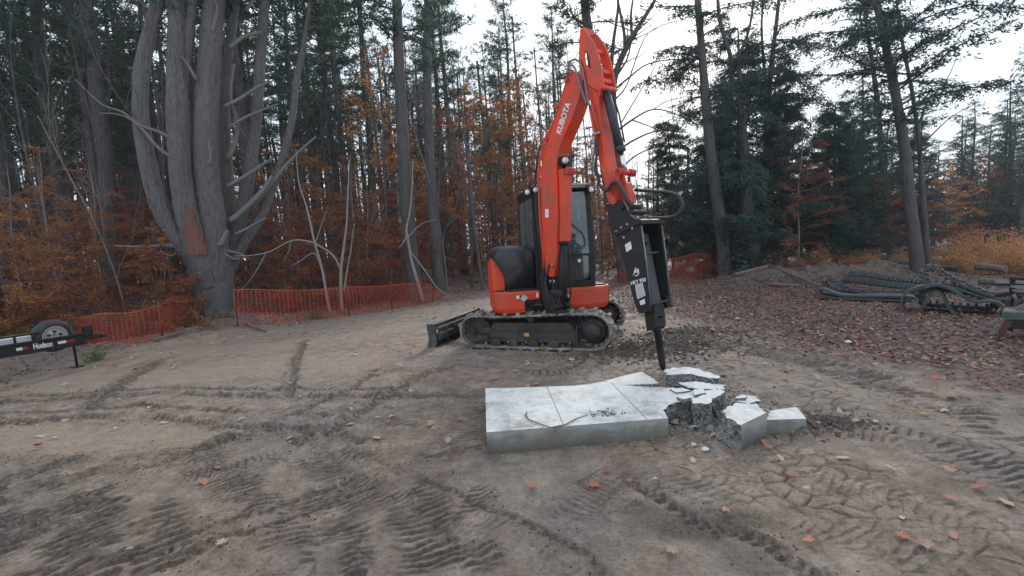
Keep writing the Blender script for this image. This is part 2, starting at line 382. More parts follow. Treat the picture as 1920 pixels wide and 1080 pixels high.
def text_mesh(txt, size, bold=.0, ext=.002, shear=0):
    cu = bpy.data.curves.new('txt', 'FONT'); cu.body = txt; cu.size = size; cu.offset = bold; cu.extrude = ext; cu.shear = shear; cu.align_x = 'CENTER'; cu.align_y = 'CENTER'
    o = bpy.data.objects.new('txt', cu); col.objects.link(o)
    dg = bpy.context.evaluated_depsgraph_get(); me = bpy.data.meshes.new_from_object(o.evaluated_get(dg))
    bpy.data.objects.remove(o); return me
def put_text(name, txt, size, pos, xdir, updir, mat, parent, bold=0, shear=0, squash=1):
    me = text_mesh(txt, size, bold, .0015, shear); x = Vector(xdir).normalized(); u = Vector(updir); u = (u - x*u.dot(x)).normalized(); z = x.cross(u)
    R = Matrix((x, u, z)).transposed().to_4x4(); T = Matrix.Translation(Vector(pos)-wloc(parent)) @ R @ Matrix.Diagonal((squash, 1, 1, 1)); me.transform(T)
    me.materials.clear(); return link(name, me, mat, parent)
# ------------------------------------------------------------------ ground
MC = np.array([.578, 7.98])             # machine's slewing centre
def smooth_path(pts, n=8):
    P = [np.array(p[:2], float) for p in pts]; P = [2*P[0]-P[1]]+P+[2*P[-1]-P[-2]]; o = []
    for i in range(1, len(P)-2):
        for t in np.linspace(0, 1, n, endpoint=False):
            a, b, c, d = P[i-1:i+3]; o.append(.5*((2*b)+(-a+c)*t+(2*a-5*b+4*c-d)*t*t+(-a+3*b-3*c+d)*t**3))
    o.append(P[-2]); return np.array(o)
def path_coords(x, y, path, reach):
    """distance to the path (signed) and arc length along it; nan outside reach"""
    d = np.full(x.shape, 99.); s = np.zeros(x.shape); L = 0
    for a, b in zip(path[:-1], path[1:]):
        ab = b-a; l = np.hypot(*ab); e = ab/l; m = (x > min(a[0], b[0])-reach) & (x < max(a[0], b[0])+reach) & (y > min(a[1], b[1])-reach) & (y < max(a[1], b[1])+reach)
        if m.any():
            px = x[m]-a[0]; py = y[m]-a[1]; t = np.clip(px*e[0]+py*e[1], 0, l); dd = np.hypot(px-t*e[0], py-t*e[1])*np.where(px*e[1]-py*e[0] > 0, 1, -1)
            dm = d[m]; k = np.abs(dd) < np.abs(dm); dm[k] = dd[k]; d[m] = dm; sm = s[m]; sm[k] = (L+t)[k]; s[m] = sm
        L += l
    return d, s
def PX(*uv): return smooth_path([G(u, v) for u, v in uv])
RUTS = [  # tyre ruts: path, half width
    (PX((-150, 768), (0, 755), (250, 743), (540, 740), (760, 745), (900, 740)), .075), (PX((-150, 752), (0, 744), (250, 732), (540, 728), (760, 732)), .05),
    (PX((-120, 800), (0, 794), (250, 782), (420, 797), (560, 806), (680, 830)), .075), (PX((-120, 776), (0, 776), (250, 764), (480, 770), (620, 778)), .05),
    (PX((-100, 875), (0, 873), (150, 870), (280, 858), (430, 830), (560, 798), (640, 770)), .11), (PX((260, 880), (360, 850), (440, 820), (520, 790), (620, 745), (700, 705)), .07),
    (PX((310, 672), (262, 700), (205, 735), (165, 765)), .11001), (PX((572, 640), (550, 690), (540, 740)), .07),
    (PX((840, 690), (760, 720), (650, 790), (560, 830)), .08), (PX((320, 1060), (420, 1010), (560, 970), (700, 915)), .03),
    (PX((300, 1040), (400, 990), (540, 945), (690, 885)), .03),
    (PX((690, 855), (780, 900), (900, 950), (1040, 1010), (1200, 1120)), .028), (PX((1180, 905), (1290, 960), (1420, 1010), (1540, 1090)), .05)]
LUGS = [  # crawler or tractor lug prints: path, half width, pitch, height
    (PX((290, 1080), (250, 1000), (200, 930), (60, 880)), .30, .085, .020), (PX((60, 1090), (20, 1000), (-60, 920)), .28, .085, .022),
    (PX((520, 1080), (500, 990), (440, 900), (330, 850)), .20, .06, .012), (PX((850, 1090), (800, 990), (720, 900), (640, 860)), .24, .06, .013),
    (PX((760, 950), (640, 900), (560, 830)), .16, .05, .010), (PX((900, 690), (1000, 700), (1100, 690), (1300, 660)), .18, .09, .018),
    (PX((1120, 650), (1260, 640), (1400, 650), (1560, 690), (1750, 740)), .30, .11, .030), (PX((1400, 660), (1560, 700), (1760, 760), (1920, 830), (2100, 900)), .22, .10, .018),
    (PX((1560, 800), (1700, 830), (1860, 880), (2050, 960)), .25, .07, .014), (PX((980, 1000), (900, 960), (860, 900), (900, 850)), .20, .05, .009), (PX((180, 1090), (150, 1000), (90, 940), (-60, 900)), .22, .08, .018), (PX((640, 1090), (640, 1000), (600, 930), (520, 880)), .18, .06, .012), (PX((1000, 1090), (960, 1040), (900, 1000), (840, 990)), .16, .055, .012), (PX((1500, 900), (1640, 930), (1800, 980), (2000, 1050)), .20, .065, .013), (PX((1120, 1090), (1080, 1020), (1090, 950), (1150, 900)), .16, .055, .010), (PX((600, 760), (720, 790), (830, 850)), .18, .07, .012), (PX((340, 900), (420, 880), (520, 860), (600, 850)), .14, .05, .010),
    (PX((1250, 880), (1400, 930), (1600, 990), (1800, 1080)), .25, .07, .012), (PX((700, 690), (800, 700), (900, 760), (880, 830)), .2, .06, .010)]
LUGS = [((p[::-1] if p[-1][1] > p[0][1] else p), *r) for p, *r in LUGS]        # lug scarps face the camera side
CLEAR = smooth_path([(-22, 3), (-14, 6.2), (-10, 8.6), (-7.9, 10.6), (-7.2, 12.2), (-4.9, 13.4), (-2, 15.2), (1.5, 17.6), (6, 17.4), (10, 14.8), (14, 11), (22, 9)])
def terrain(x, y):
    """height and zone masks (churn, litter, smooth) at scene x, y"""
    r = np.hypot(x, y); near = sst(16, 7, r)
    z = .045*fbm(x*.35, y*.35, 3, 1) + .02*fbm(x*1.3, y*1.3, 3, 5)*near
    # the wood floor behind the clearing's edge, slightly uneven
    yc = np.interp(x, CLEAR[:, 0], CLEAR[:, 1]); wood = sst(-.5, 2.5, y-yc)
    z = z + wood*(.25*fbm(x*.2, y*.2, 3, 9)+.05)
    tb = np.exp(-(((x+8.1)/1.4)**2+((y-12.3)/1.2)**2)); z = z+.22*tb
    bank = np.exp(-((y-yc+.1)/.5)**2)*sst(-3, -8, x); z = z+.10*bank
    sag = sst(-6.6, -8.5, x)*sst(9.2, 7.8, y); z = z-.18*sag
    md = np.exp(-(((x-9.5)/3.2)**2+((y-14.6)/.9)**2)); mound = md*(.55+.5*fbm(x*1.2, y*1.2, 4, 21)); z = z+mound
    churn_shade = np.zeros_like(x); crumbs = .35+.65*sst(-.12, .15, fbm(x*.9, y*.9, 3, 33)); lug = np.zeros_like(x)
    wx = x+.05*fbm(x*3, y*3, 3, 41); wy = y+.05*fbm(x*3, y*3, 3, 43)
    flat = np.zeros_like(x)
    for path, hw in RUTS:
        d, s = path_coords(wx, wy, path, .5); m = np.abs(d) < hw*2.6+.06; d = d[m]; s = s[m]; x_ = x[m]; y_ = y[m]; k = min(1., hw/.07)
        dz = -.020*k*np.exp(-(d/hw)**4)
        tread = sst(-.25, .25, np.sin(2*math.pi*(s/.075+np.abs(d)/.11)))-.5; band = np.exp(-(d/hw)**4); crumb = sst(-.08, .10, fbm(x_*16, y_*16, 2, 55)); tread = np.where((hw == .11) & (np.abs(d) < .08), sst(-.3, .3, np.sin(2*math.pi*d/.042))-.5, tread); dz += .022*k*tread*band*(.35+.65*crumb)
        dz += .030*k*np.exp(-((np.abs(d)-hw*1.2)/(.40*hw+.010))**2)*np.clip(fbm(x_*13, y_*13, 3, 51)*2+.15, 0, 1)
        fade = .35+.65*sst(-.45, -.15, fbm(x_*1.1, y_*1.1, 2, int(hw*1000))); z[m] += dz*fade; churn_shade[m] = np.maximum(churn_shade[m], np.exp(-(d/(hw*1.45))**4)*fade*(.30+.70*np.maximum(crumb*.8, sst(0, -.5, tread)*band)))
    for i, (path, hw, pitch, ht) in enumerate(LUGS):
        d, s = path_coords(wx, wy, path, hw+.3); m = np.abs(d) < hw*1.35; d = d[m]; s = s[m]; x_ = x[m]; y_ = y[m]; e = np.exp(-(d/hw)**6); br = sst(-.22, .06, fbm(x_*3.4, y_*3.4, 4, 61+i))*(.6 if i in (13, 14, 17) else 1)
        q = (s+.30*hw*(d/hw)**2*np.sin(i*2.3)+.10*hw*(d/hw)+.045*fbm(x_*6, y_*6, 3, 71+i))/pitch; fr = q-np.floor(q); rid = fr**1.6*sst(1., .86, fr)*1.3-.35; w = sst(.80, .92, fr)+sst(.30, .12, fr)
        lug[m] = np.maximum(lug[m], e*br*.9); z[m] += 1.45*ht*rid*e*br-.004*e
        churn_shade[m] = np.maximum(churn_shade[m], e*br*w*.85*(.4+.6*sst(-.25, .1, fbm(x_*9, y_*9, 2, 65))))  # gaps between lugs painted dark as shade, in the churned soil colour
    # cracked, lumpy crust on the right and in the foreground
    vx = x+.12*fbm(x*2.2, y*2.2, 4, 141); vy = y+.12*fbm(x*2.2, y*2.2, 4, 143); f1, f2 = worley(vx*5.5, vy*7.5, 3); crack = sst(.14, .0, f2-f1)*sst(-.35, .0, fbm(x*3, y*3, 2, 83)); g1, g2 = worley(vx*14, vy*17, 9); crack = np.maximum(crack, .55*sst(.16, .0, g2-g1)*sst(-.1, .2, fbm(x*2.2, y*2.2, 2, 85))); cz = sst(-.30, .05, fbm(x*.9+3, y*.9, 3, 81))*(1-lug)*sst(-2.5, .5, x+.2*fbm(x, y, 2, 4)*3)
    z = z+near*cz*(-.020*crack+.012*sst(.7, .1, f1)); churn_shade = np.maximum(churn_shade, crack*cz*.60)
    rdg = 1-np.abs(fbm(wx*4.2+2, wy*4.2, 3, 151))*4.2; rdg = np.clip(rdg, 0, 1)**3; rz = sst(-.10, .2, fbm(x*.7, y*.7, 2, 153)); z = z+near*.016*rdg*rz; churn_shade = np.maximum(churn_shade, .0*rdg)
    # polished drive strips
    sm = np.zeros_like(x)
    for path, hw in ((PX((-200, 700), (150, 715), (450, 690), (650, 680)), .62), (PX((-200, 830), (200, 820), (420, 815)), .30), (PX((1330, 655), (1500, 710), (1750, 775), (2000, 850)), .34), (PX((330, 665), (620, 640), (760, 610)), .5)):
        d, s = path_coords(wx, wy, path, 1.4); sm = np.maximum(sm, sst(hw*1.35, hw*.7, np.abs(d)+.15*fbm(x*2, y*2, 3, 91)))
    sm = sm*(1-churn_shade)
    am = (1-.8*sm)*near
    z = z+am*(.015*fbm(x*5, y*5, 3, 101)+.013*np.abs(fbm(wx*11, wy*11, 3, 103))*crumbs+.007*fbm(x*30, y*30, 2, 107)*crumbs)
    # spoil round the breaker, the sprocket and the broken blocks
    for cx, cy, rx, ry, hh in ((2.35, 6.75, .9, .55, .05), (3.0, 7.6, .9, .5, .05), (2.45, 3.72, .42, .2, .05), (1.5, 6.55, .7, .28, .04), (1.05, 2.55, .42, .16, -.02)):
        e = np.exp(-(((x-cx)/rx)**2+((y-cy)/ry)**2)**2); z = z+e*(hh+.11*np.clip(fbm(x*8, y*8, 4, 111), -.2, 1)*(abs(hh)/.05)); churn_shade = np.maximum(churn_shade, e)
    # brown sandy pit in front
    d, s = path_coords(wx, wy, PX((1190, 955), (1290, 985), (1420, 1060)), .5); e = np.exp(-(d/.13)**4); z = z-.02*e; churn_shade = np.maximum(churn_shade, e*.6)
    # litter: the wood floor and the leafy margin on the right
    rl = sst(0, 2.2, (y-yc)+2.6+1.2*fbm(x*.5, y*.5, 3, 121)) ; right = sst(5.0, 6.6, (x*.78+y*.42)+1.2*fbm(x*.8, y*.8, 4, 123)-.1)*sst(1.5, 3.0, x)
    back = sst(8.9, 10.6, y+.8*fbm(x*.6, y*.6, 3, 125))*sst(.8, 2.5, x); lit = np.clip(np.maximum(np.maximum(rl*(.75+.25*np.sign(x)), right*.95), back), 0, 1)
    lit = np.maximum(lit, wood); lit = lit*(1-.7*churn_shade); lit = lit*(1-.45*sst(.25, .6, md)); churn_shade = np.maximum(churn_shade, .6*sst(.25, .6, md))
    return z, churn_shade, lit, sm*(1-lit)
NU, rows = 1150, []
y = -8.0
while y < 1.9: rows.append(y); y += .35 if y < 0 else .08
while y < 300: rows.append(y); y += max(.0062*(y/2.4)**1.25 if y < 9 else .034*(y/9)**2, .006)
rows = np.array(rows); t = np.linspace(-1, 1, NU)
Wd = np.maximum(1.28*rows+2.2, 3.5); Wd = np.where(rows < 1.9, 4.4+(1.9-rows)*1.2, Wd)
YY = np.repeat(rows[:, None], NU, 1); XX = t[None, :]*Wd[:, None]
Z, chn_shade, lit, smo = terrain(XX.ravel(), YY.ravel())
idx = np.arange(len(rows)*NU).reshape(len(rows), NU)
fc = np.stack([idx[:-1, :-1], idx[:-1, 1:], idx[1:, 1:], idx[1:, :-1]], -1).reshape(-1, 4)
gm = npmesh('ground', np.stack([XX.ravel(), YY.ravel(), Z], 1), fc, True)
ca = gm.color_attributes.new('zones', 'FLOAT_COLOR', 'POINT'); ca.data.foreach_set('color', np.stack([chn_shade, lit, smo, np.ones_like(Z)], 1).astype(np.float32).ravel())
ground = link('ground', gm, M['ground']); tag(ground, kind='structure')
ZG = Z.reshape(XX.shape); LG = lit.reshape(XX.shape)
def sample(A, x, y):
    """bilinear look-up in the ground grid"""
    x = np.asarray(x, float); y = np.clip(np.asarray(y, float), rows[0]+.01, rows[-1]-.01); i = np.clip(np.searchsorted(rows, y)-1, 0, len(rows)-2); v = (y-rows[i])/(rows[i+1]-rows[i]); o = 0
    for k, w in ((0, 1-v), (1, v)):
        c = np.clip((x/Wd[i+k]+1)/2*(NU-1), 0, NU-1.001); j = c.astype(int); f = c-j; o = o+w*(A[i+k, j]*(1-f)+A[i+k, j+1]*f)
    return o
def gz(x, y): return float(sample(ZG, x, y))

# ------------------------------------------------------------------ broken slab
def chunk(name, top, zt, zb, seed=0, inset=.03, rough=.03, smooth_sides=(), sub=5, tilt=0, parent=None, mats=None, res=.03):
    """block with a flat cast top and broken sides; smooth_sides: edge numbers that are formed faces; vertices welded"""
    rng = np.random.RandomState(seed); top = [np.array(p[:2], float) for p in top]; n = len(top)
    ar = sum(top[i][0]*top[(i+1) % n][1]-top[(i+1) % n][0]*top[i][1] for i in range(n))
    if ar < 0: top = top[::-1]; smooth_sides = tuple((n-2-i) % n for i in smooth_sides)
    c = sum(top)/n; ring = []; side = []
    for i in range(n):
        a, b = top[i], top[(i+1) % n]; l = np.linalg.norm(b-a); k = 1 if i in smooth_sides else max(1, int(l/res))
        for j in range(k): ring.append(a+(b-a)*j/k); side.append(i)
    N = len(ring); V = []; L = max(2, sub)
    prev = side[-1]
    for lv in range(L+1):
        q = lv/L
        for k, p in enumerate(ring):
            sm_here = side[k] in smooth_sides or side[k-1] in smooth_sides
            dirn = (c-p)/(np.linalg.norm(c-p)+1e-6)
            if sm_here: off = 0
            else: off = (rng.rand()-.3)*rough*(.75 if lv == 0 else 1) + inset*q*(1.0+.6*math.sin(k*.7+seed))*(1 if lv else 0)
            pp = p+dirn*off; zz = zt+(zb-zt)*q
            if lv == 0: zz += tilt*(p[0]-c[0])
            elif not sm_here and lv < L: zz += (rng.rand()-.5)*rough*.6
            V.append((pp[0], pp[1], zz))
    mb = MB(); mb.add(V, [tuple(range(N))], False, 0)
    o = len(mb.v)-len(V)
    for lv in range(L):
        for k in range(N):
            k2 = (k+1) % N; fm = side[k] in smooth_sides; mb.f.append((lv*N+k, (lv+1)*N+k, (lv+1)*N+k2, lv*N+k2)); mb.sm.append(False); mb.mi.append(2 if fm else 1)
    mb.f.append(tuple(range((L+1)*N-1, L*N-1, -1))); mb.sm.append(False); mb.mi.append(1)
    return build(name, mb, mats or [M['conc'], M['broken'], M['concside']], parent, local=False)
ST = .19
def TP(z, *uv): return [G(u, v, z) for u, v in uv]
slab = empty('concrete_slab', (.5, 4.3, 0), 'large pale grey concrete slab section lying flat on the mud, one end broken off by the hammer', 'concrete slab')
chunk('slab_body', TP(ST, (912, 810.5), (1252.5, 784), (1246, 771), (1250, 762), (1258, 757), (1275, 754), (1292, 752.5), (1320, 751), (1337, 749), (1334, 741), (1310, 733), (1290, 732), (1262, 727),
      (1240, 726), (1200, 724), (1169, 722), (1236, 718.5), (1222, 707), (1203, 697), (1163, 706), (1135, 714), (1107, 720), (1078, 723), (1000, 726), (910, 728)), ST, -.03, 3, .05, .05,
      (0, 18, 19, 20, 21, 22, 23, 24), 6, parent=slab)
def groove(u0, v0, u1, v1):
    a, b = G(u0, v0, ST+.0015), G(u1, v1, ST+.0015); d = (b-a)/np.linalg.norm(b-a); w = np.array([-d[1], d[0], 0])*.0042; mb = MB()
    mb.prism([a-w, b-w, b+w, a+w], (0, 0, -.004)); return build('control_joint', mb, M['groove'], slab)
groove(1026, 726, 1057, 797); groove(1145, 716, 1214, 787)
mb = MB()
rng = np.random.RandomState(5)
for i in range(46):
    p = G(rng.normal(1137, 13), rng.normal(775, 3.5), ST+.003); mb.sphere(p, rng.uniform(.003, .011), 6, 4, (1, 1, .5))
for i in range(70):
    p = G(rng.uniform(940, 1235), rng.uniform(735, 795), ST+.002)
    mb.sphere(p, rng.uniform(.002, .006), 5, 3, (1, 1, .5))
tag(build('dirt_crumbs', mb, M['soil'], None), 'brown crumbs of dirt sprinkled on top of the large slab', 'dirt', kind='stuff')
# twig on the slab
def twig(name, chains, label, z=ST+.012, r=.006, mt='wood'):
    mb = MB()
    for ch in chains:
        pts = [G(u, v, zz if zz is not None else z) for u, v, zz in [(c+(None,))[:3] for c in ch]]; k = len(pts); mb.tube(pts, [r*(1-.6*i/(k-1)) for i in range(k)], 6)
    return tag(build(name, mb, M[mt]), label, 'twig')
twig('forked_twig', [[(988, 773), (985, 778), (992, 787), (1015, 796), (1035, 802, .20), (1040, 806, .195)], [(1035, 802, .20), (1060, 796), (1085, 783), (1102, 778)], [(1040, 806, .195), (1060, 818, .17), (1078, 829, .13)]],
     'thin forked bare twig lying across the front edge of the large slab', r=.007)
twig('stick', [[(1083, 903), (1105, 891), (1126, 879)]], 'short pale stick on the mud in front of the slab', z=.03, r=.007)
twig('curved_twig', [[(1420, 668), (1435, 660), (1470, 658), (1530, 655)], [(1435, 660), (1428, 668), (1450, 673)]], 'pale curved twig on the dark soil right of the breaker', z=.03, r=.006)
CG = 'broken pieces of the concrete slab'
def rubble(name, label, pts, zt, zb, seed, sides=(), inset=.05, rough=.035, tilt=0, sub=5):
    P = TP(zt, *pts); c = sum(P)/len(P); r = empty(name, (c[0], c[1], 0)) if False else None
    o = chunk(name, P, zt, zb, seed, inset, rough, sides, sub, tilt)
    me = o.data; c = Vector((float(c[0]), float(c[1]), 0)); me.transform(Matrix.Translation(-c)); o.location = c
    return tag(o, label, 'concrete chunk', CG)
rubble('concrete_chunk', 'white topped chunk directly behind the chisel tip, farthest of the broken pieces', [(1246, 694), (1262, 689), (1292, 687.5), (1312, 692), (1330, 698), (1350, 705), (1348, 709), (1330, 709), (1305, 704), (1290, 701), (1248, 703)], .21, -.02, 11, (), .03, .05)
rubble('concrete_chunk', 'long flat fragment with pointed left end right of the chisel, behind the rubble heap', [(1268, 717), (1300, 715), (1362, 722), (1360, 729), (1335, 731), (1310, 729), (1290, 727)], .20, .02, 12, (), .04, .05)
rubble('concrete_chunk', 'dark sided chunk at the right end of the slab, topped by a thin plate', [(1318, 732), (1350, 729), (1361, 735), (1352, 742), (1340, 748), (1322, 744)], .20, .0, 13, (), .03, .05)
rubble('concrete_chunk', 'rough rounded chunk at the front right broken corner of the slab', [(1294, 750), (1318, 740), (1336, 746), (1335, 757), (1300, 757)], .215, .02, 14, (), .02, .04)
rubble('concrete_flake', 'small thin flake lying on the broken end of the slab', [(1268, 743), (1292, 738), (1296, 745), (1280, 749)], .225, .195, 15, (), .0, .015, sub=2)
rubble('concrete_flake', 'slim triangular flake left of the thin plate on the slab end', [(1300, 731), (1318, 727), (1322, 736), (1302, 741)], .215, .192, 16, (), .0, .015, sub=2)
rubble('concrete_flake', 'narrow chip beside the chisel groove on the slab', [(1255, 729), (1278, 727), (1296, 732), (1268, 736)], .205, .19, 17, (), .0, .012, sub=2)
rubble('concrete_chunk', 'small dark chunk behind the big upright block, capped by a loose flake', [(1377, 745), (1391, 740), (1421, 744), (1425, 752), (1404, 758), (1380, 753)], .12, -.02, 18, (), .03, .04)
rubble('concrete_flake', 'loose white flake resting on the small dark chunk', [(1376, 747), (1390, 740), (1401, 741), (1398, 746)], .145, .122, 19, (), .0, .01, sub=2)
rubble('concrete_block', 'big tilted block with broken dark left side and smooth right side', [(1353, 765), (1386, 755), (1418, 759), (1438, 775), (1390, 795), (1360, 782)], .21, -.03, 20, (3,), -.07, .06, .05, 7)
rubble('concrete_block', 'low rectangular block with clean cast faces, rightmost of the broken pieces', [(1438, 787), (1443, 770), (1494, 763), (1512, 785)], .155, -.02, 21, (2, 3), .01, .02)
def clods(name, label, spots, seed, mat):
    """crumbled lumps: many small rough stones in one object"""
    rng = np.random.RandomState(seed); t = (1+5**.5)/2
    iv = np.array([(-1, t, 0), (1, t, 0), (-1, -t, 0), (1, -t, 0), (0, -1, t), (0, 1, t), (0, -1, -t), (0, 1, -t), (t, 0, -1), (t, 0, 1), (-t, 0, -1), (-t, 0, 1)])/1.9
    fi = np.array([(0, 11, 5), (0, 5, 1), (0, 1, 7), (0, 7, 10), (0, 10, 11), (1, 5, 9), (5, 11, 4), (11, 10, 2), (10, 7, 6), (7, 1, 8), (3, 9, 4), (3, 4, 2), (3, 2, 6), (3, 6, 8), (3, 8, 9), (4, 9, 5), (2, 4, 11), (6, 2, 10), (8, 6, 7), (9, 8, 1)])
    P = []
    for cx, cy, rx, ry, n, s0, s1 in spots:
        a = rng.normal(0, .5, (n, 2)); P.append(np.column_stack([cx+a[:, 0]*rx, cy+a[:, 1]*ry, s0+(s1-s0)*rng.rand(n)**3]))
    P = np.concatenate(P); n = len(P); z = sample(ZG, P[:, 0], P[:, 1])
    v = iv[None]*(1+.5*(rng.rand(n, 12, 1)-.5))*P[:, 2][:, None, None]*(.7+.6*rng.rand(n, 1, 3)); v[..., 0] += P[:, 0][:, None]; v[..., 1] += P[:, 1][:, None]; v[..., 2] += (z+P[:, 2]*.05)[:, None]
    me = npmesh(name, v.reshape(-1, 3), (fi[None]+12*np.arange(n)[:, None, None]).reshape(-1, 3)); o = link(name, me, mat); return tag(o, label, 'clods', kind='stuff')
sp = [(2.3, 6.8, 1.3, .8, 2600, .004, .028), (3.1, 7.6, 1.3, .7, 1500, .004, .028), (2.5, 3.75, .42, .22, 1600, .003, .018), (1.5, 6.55, .9, .35, 1200, .004, .025), (1.9, 4.6, .8, .5, 500, .002, .012)]
for path, hw in RUTS:
    for p in path[::3]: sp.append((p[0], p[1], hw*3.2, .4, 34, .002, .009))
clods('soil_clods', 'loose crumbled lumps of dark soil along the ruts and round the breaker', sp, 3, M['soil'])
clods('concrete_crumbs', 'pale concrete crumbs round the broken end of the slab', [(1.62, 4.15, .42, .32, 90, .015, .055), (2.0, 4.35, .35, .3, 40, .01, .04), (1.55, 4.05, .5, .35, 500, .003, .02), (2.0, 3.8, .5, .3, 150, .004, .018), (1.85, 4.7, .5, .5, 200, .004, .02), (.9, 3.4, 2.0, .5, 60, .003, .010), (1.3, 3.55, .12, .06, 60, .004, .014)], 4, M['broken'])
# ------------------------------------------------------------------ excavator
YAW, TH, PHI = rd(19.6), rd(8), rd(37)
ex = empty('excavator', (MC[0], MC[1], 0), 'orange and black compact excavator with enclosed cab and a hydraulic hammer on its raised arm', 'excavator')
uA = np.array([math.cos(YAW), -math.sin(YAW), 0]); uB = np.array([math.sin(YAW), math.cos(YAW), 0]); uZ = np.array([0, 0, 1.])
C3 = np.array([MC[0], MC[1], 0])
def UC(a, b, z): return C3+uA*a+uB*b+uZ*z                    # undercarriage: a along the tracks (sprocket +), b away from the camera side
fW = np.array([math.sin(TH), -math.cos(TH), 0]); lF = np.array([math.cos(TH), math.sin(TH), 0])
def UP(l, f, z): return C3+lF*l+fW*f+uZ*z                    # upper structure: l toward the cab side, f forward
UAX = (uA, uB, uZ); PAX = (lF, -fW, uZ)
def make_track(b0, sgn):
    """b0: centre line of the belt; sgn: -1 for the outer face toward -b"""
    cA, cB, rA, rB, w = -.955, .955, .262, .285, .40; ca = (cA, .305); cb = (cB, .315); prof = []
    for k in range(15): t = rd(90+180*k/14); prof.append((ca[0]+rA*math.cos(t), ca[1]+rA*math.sin(t)))
    for k in range(1, 14): q = k/14; prof.append((cA+(cB-cA)*q, .043-.013*math.sin(q*math.pi)*0+(.03-.043)*q))
    for k in range(15): t = rd(-90+180*k/14); prof.append((cb[0]+rB*math.cos(t), cb[1]+rB*math.sin(t)))
    for k in range(1, 14): q = k/14; prof.append((cB+(cA-cB)*q, .600+(.567-.600)*q+.012*math.sin(q*math.pi*2)-.010*math.sin(q*math.pi)))
    P = np.array(prof); n = len(P); seg = np.linalg.norm(np.roll(P, -1, 0)-P, axis=1); S = np.concatenate([[0], np.cumsum(seg)]); tot = S[-1]
    def at(s):
        s %= tot; i = int(np.searchsorted(S, s, 'right')-1); i = min(i, n-1); q = (s-S[i])/seg[i]; p = P[i]*(1-q)+P[(i+1) % n]*q; d = (P[(i+1) % n]-P[i])/seg[i]; return p, d
    th = .030; mb = MB(); rings = []
    m = 120; vs = []
    for k in range(m):
        p, d = at(tot*k/m); nn = np.array([d[1], -d[0]])        # outward for this winding
        for bb, t_ in ((-w/2, th), (w/2, th), (w/2, 0), (-w/2, 0)): q = p-nn*t_ if False else p+nn*(t_-th); vs.append(UC(q[0], b0+bb, q[1]))
    fs = []
    for k in range(m):
        k2 = (k+1) % m
        for j in range(4): fs.append((k*4+j, k*4+(j+1) % 4, k2*4+(j+1) % 4, k2*4+j))
    mb.add(vs, fs)
    nl = 52
    for k in range(nl):
        p, d = at(tot*k/nl); nn = np.array([d[1], -d[0]]); D3 = uA*d[0]+uZ*d[1]; N3 = uA*nn[0]+uZ*nn[1]
        off = -.5 if k % 2 else .5
        c = UC(p[0], b0+off*w*.42, p[1])+N3*.012
        wv = w*.58; hh = .042
        # tapered lug
        v8 = []
        for lv, sc in ((0, 1.), (1, .66)):
            for a_, b_ in ((-.5, -.5), (.5, -.5), (.5, .5), (-.5, .5)):
                v8.append(c+D3*(a_*.070*sc+ .018*b_*(1 if k % 2 else -1))+uB*(b_*wv*(.98 if lv == 0 else .92))+N3*(lv*hh-.012))
        mb.add(v8, [(3, 2, 1, 0), (4, 5, 6, 7), (0, 1, 5, 4), (1, 2, 6, 5), (2, 3, 7, 6), (3, 0, 4, 7)])
        # inner guide blocks
        mb.box(UC(p[0], b0, p[1])-N3*.05, (.05, .12, .035), (D3, uB, N3))
    tr = build('crawler_track', mb, M['belt'], ex, .006)
    fr = MB(); bo = b0+sgn*.10
    def poly(pts, b, e, mi=0): fr.prism([UC(a, b, z) for a, z in pts], uB*e, mi=mi)
    # track frame side: beam with scalloped lower edge
    low = []
    for k in range(33):
        a = -.72+1.42*k/32; low.append((a, .105+.032*abs(math.sin((a+.72)/1.42*math.pi*4))**.6))
    poly([(-.72, .31), (.70, .31)]+low[::-1], b0-.13, .26)
    poly([(-.66, .435), (.58, .435), (.70, .31), (-.72, .31)], b0-.10, .20)
    fr.box(UC(-.46, b0+sgn*.135, .25), (.50, .014, .10), UAX); fr.box(UC(.40, b0+sgn*.132, .235), (.56, .010, .085), UAX)
    fr.box(UC(.712, b0, .25), (.025, .29, .30), UAX); fr.box(UC(0, b0+sgn*.134, .312), (1.40, .016, .014), UAX)
    f_ = build('track_frame', fr, M['grime'], tr, .006)
    for a in (-.62, -.40, -.10, .30, .60):
        bl = MB(); bl.cyl(UC(a, b0+sgn*.125, .135), UC(a, b0+sgn*.155, .135), .016, 6); build('bolt', bl, M['steel'], tr)
    for a in (-.60, -.32, .02, .36):
        rl = MB(); s_ = sgn
        rl.lathe(UC(a, b0-.165, .105), uB, [(0, 0), (.05, 0), (.078, .012), (.078, .06), (.05, .07), (.05, .26), (.078, .27), (.078, .318), (.05, .33), (0, .33)], 22); build('roller', rl, M['grime'], tr)
    rl = MB(); rl.lathe(UC(-.02, b0-.13, .495), uB, [(0, 0), (.035, 0), (.052, .01), (.052, .25), (.035, .26), (0, .26)], 20); build('carrier_roller', rl, M['grime'], tr)
    sp = MB(); o = UC(cB, b0, .315); s3 = uB*sgn
    sp.lathe(o, s3, [(0, .165), (.112, .165), (.118, .155), (.118, .09), (.16, .085), (.185, .07), (.19, .02), (.21, .018), (.21, -.018), (0, -.02)], 34)
    for k in range(15):
        t = 2*math.pi*k/15; c = o+uA*.222*math.cos(t)+uZ*.222*math.sin(t); sp.box(c, (.040, .05, .036), (uA*math.cos(t)+uZ*math.sin(t), uB, -uA*math.sin(t)+uZ*math.cos(t)))
    for k in range(9):
        t = 2*math.pi*(k+.5)/9; c = o+uA*.145*math.cos(t)+uZ*.145*math.sin(t); sp.cyl(c+s3*.07, c+s3*.10, .011, 6)
    build('drive_sprocket', sp, M['grime'], tr)
    idl = MB(); o = UC(cA, b0, .305)
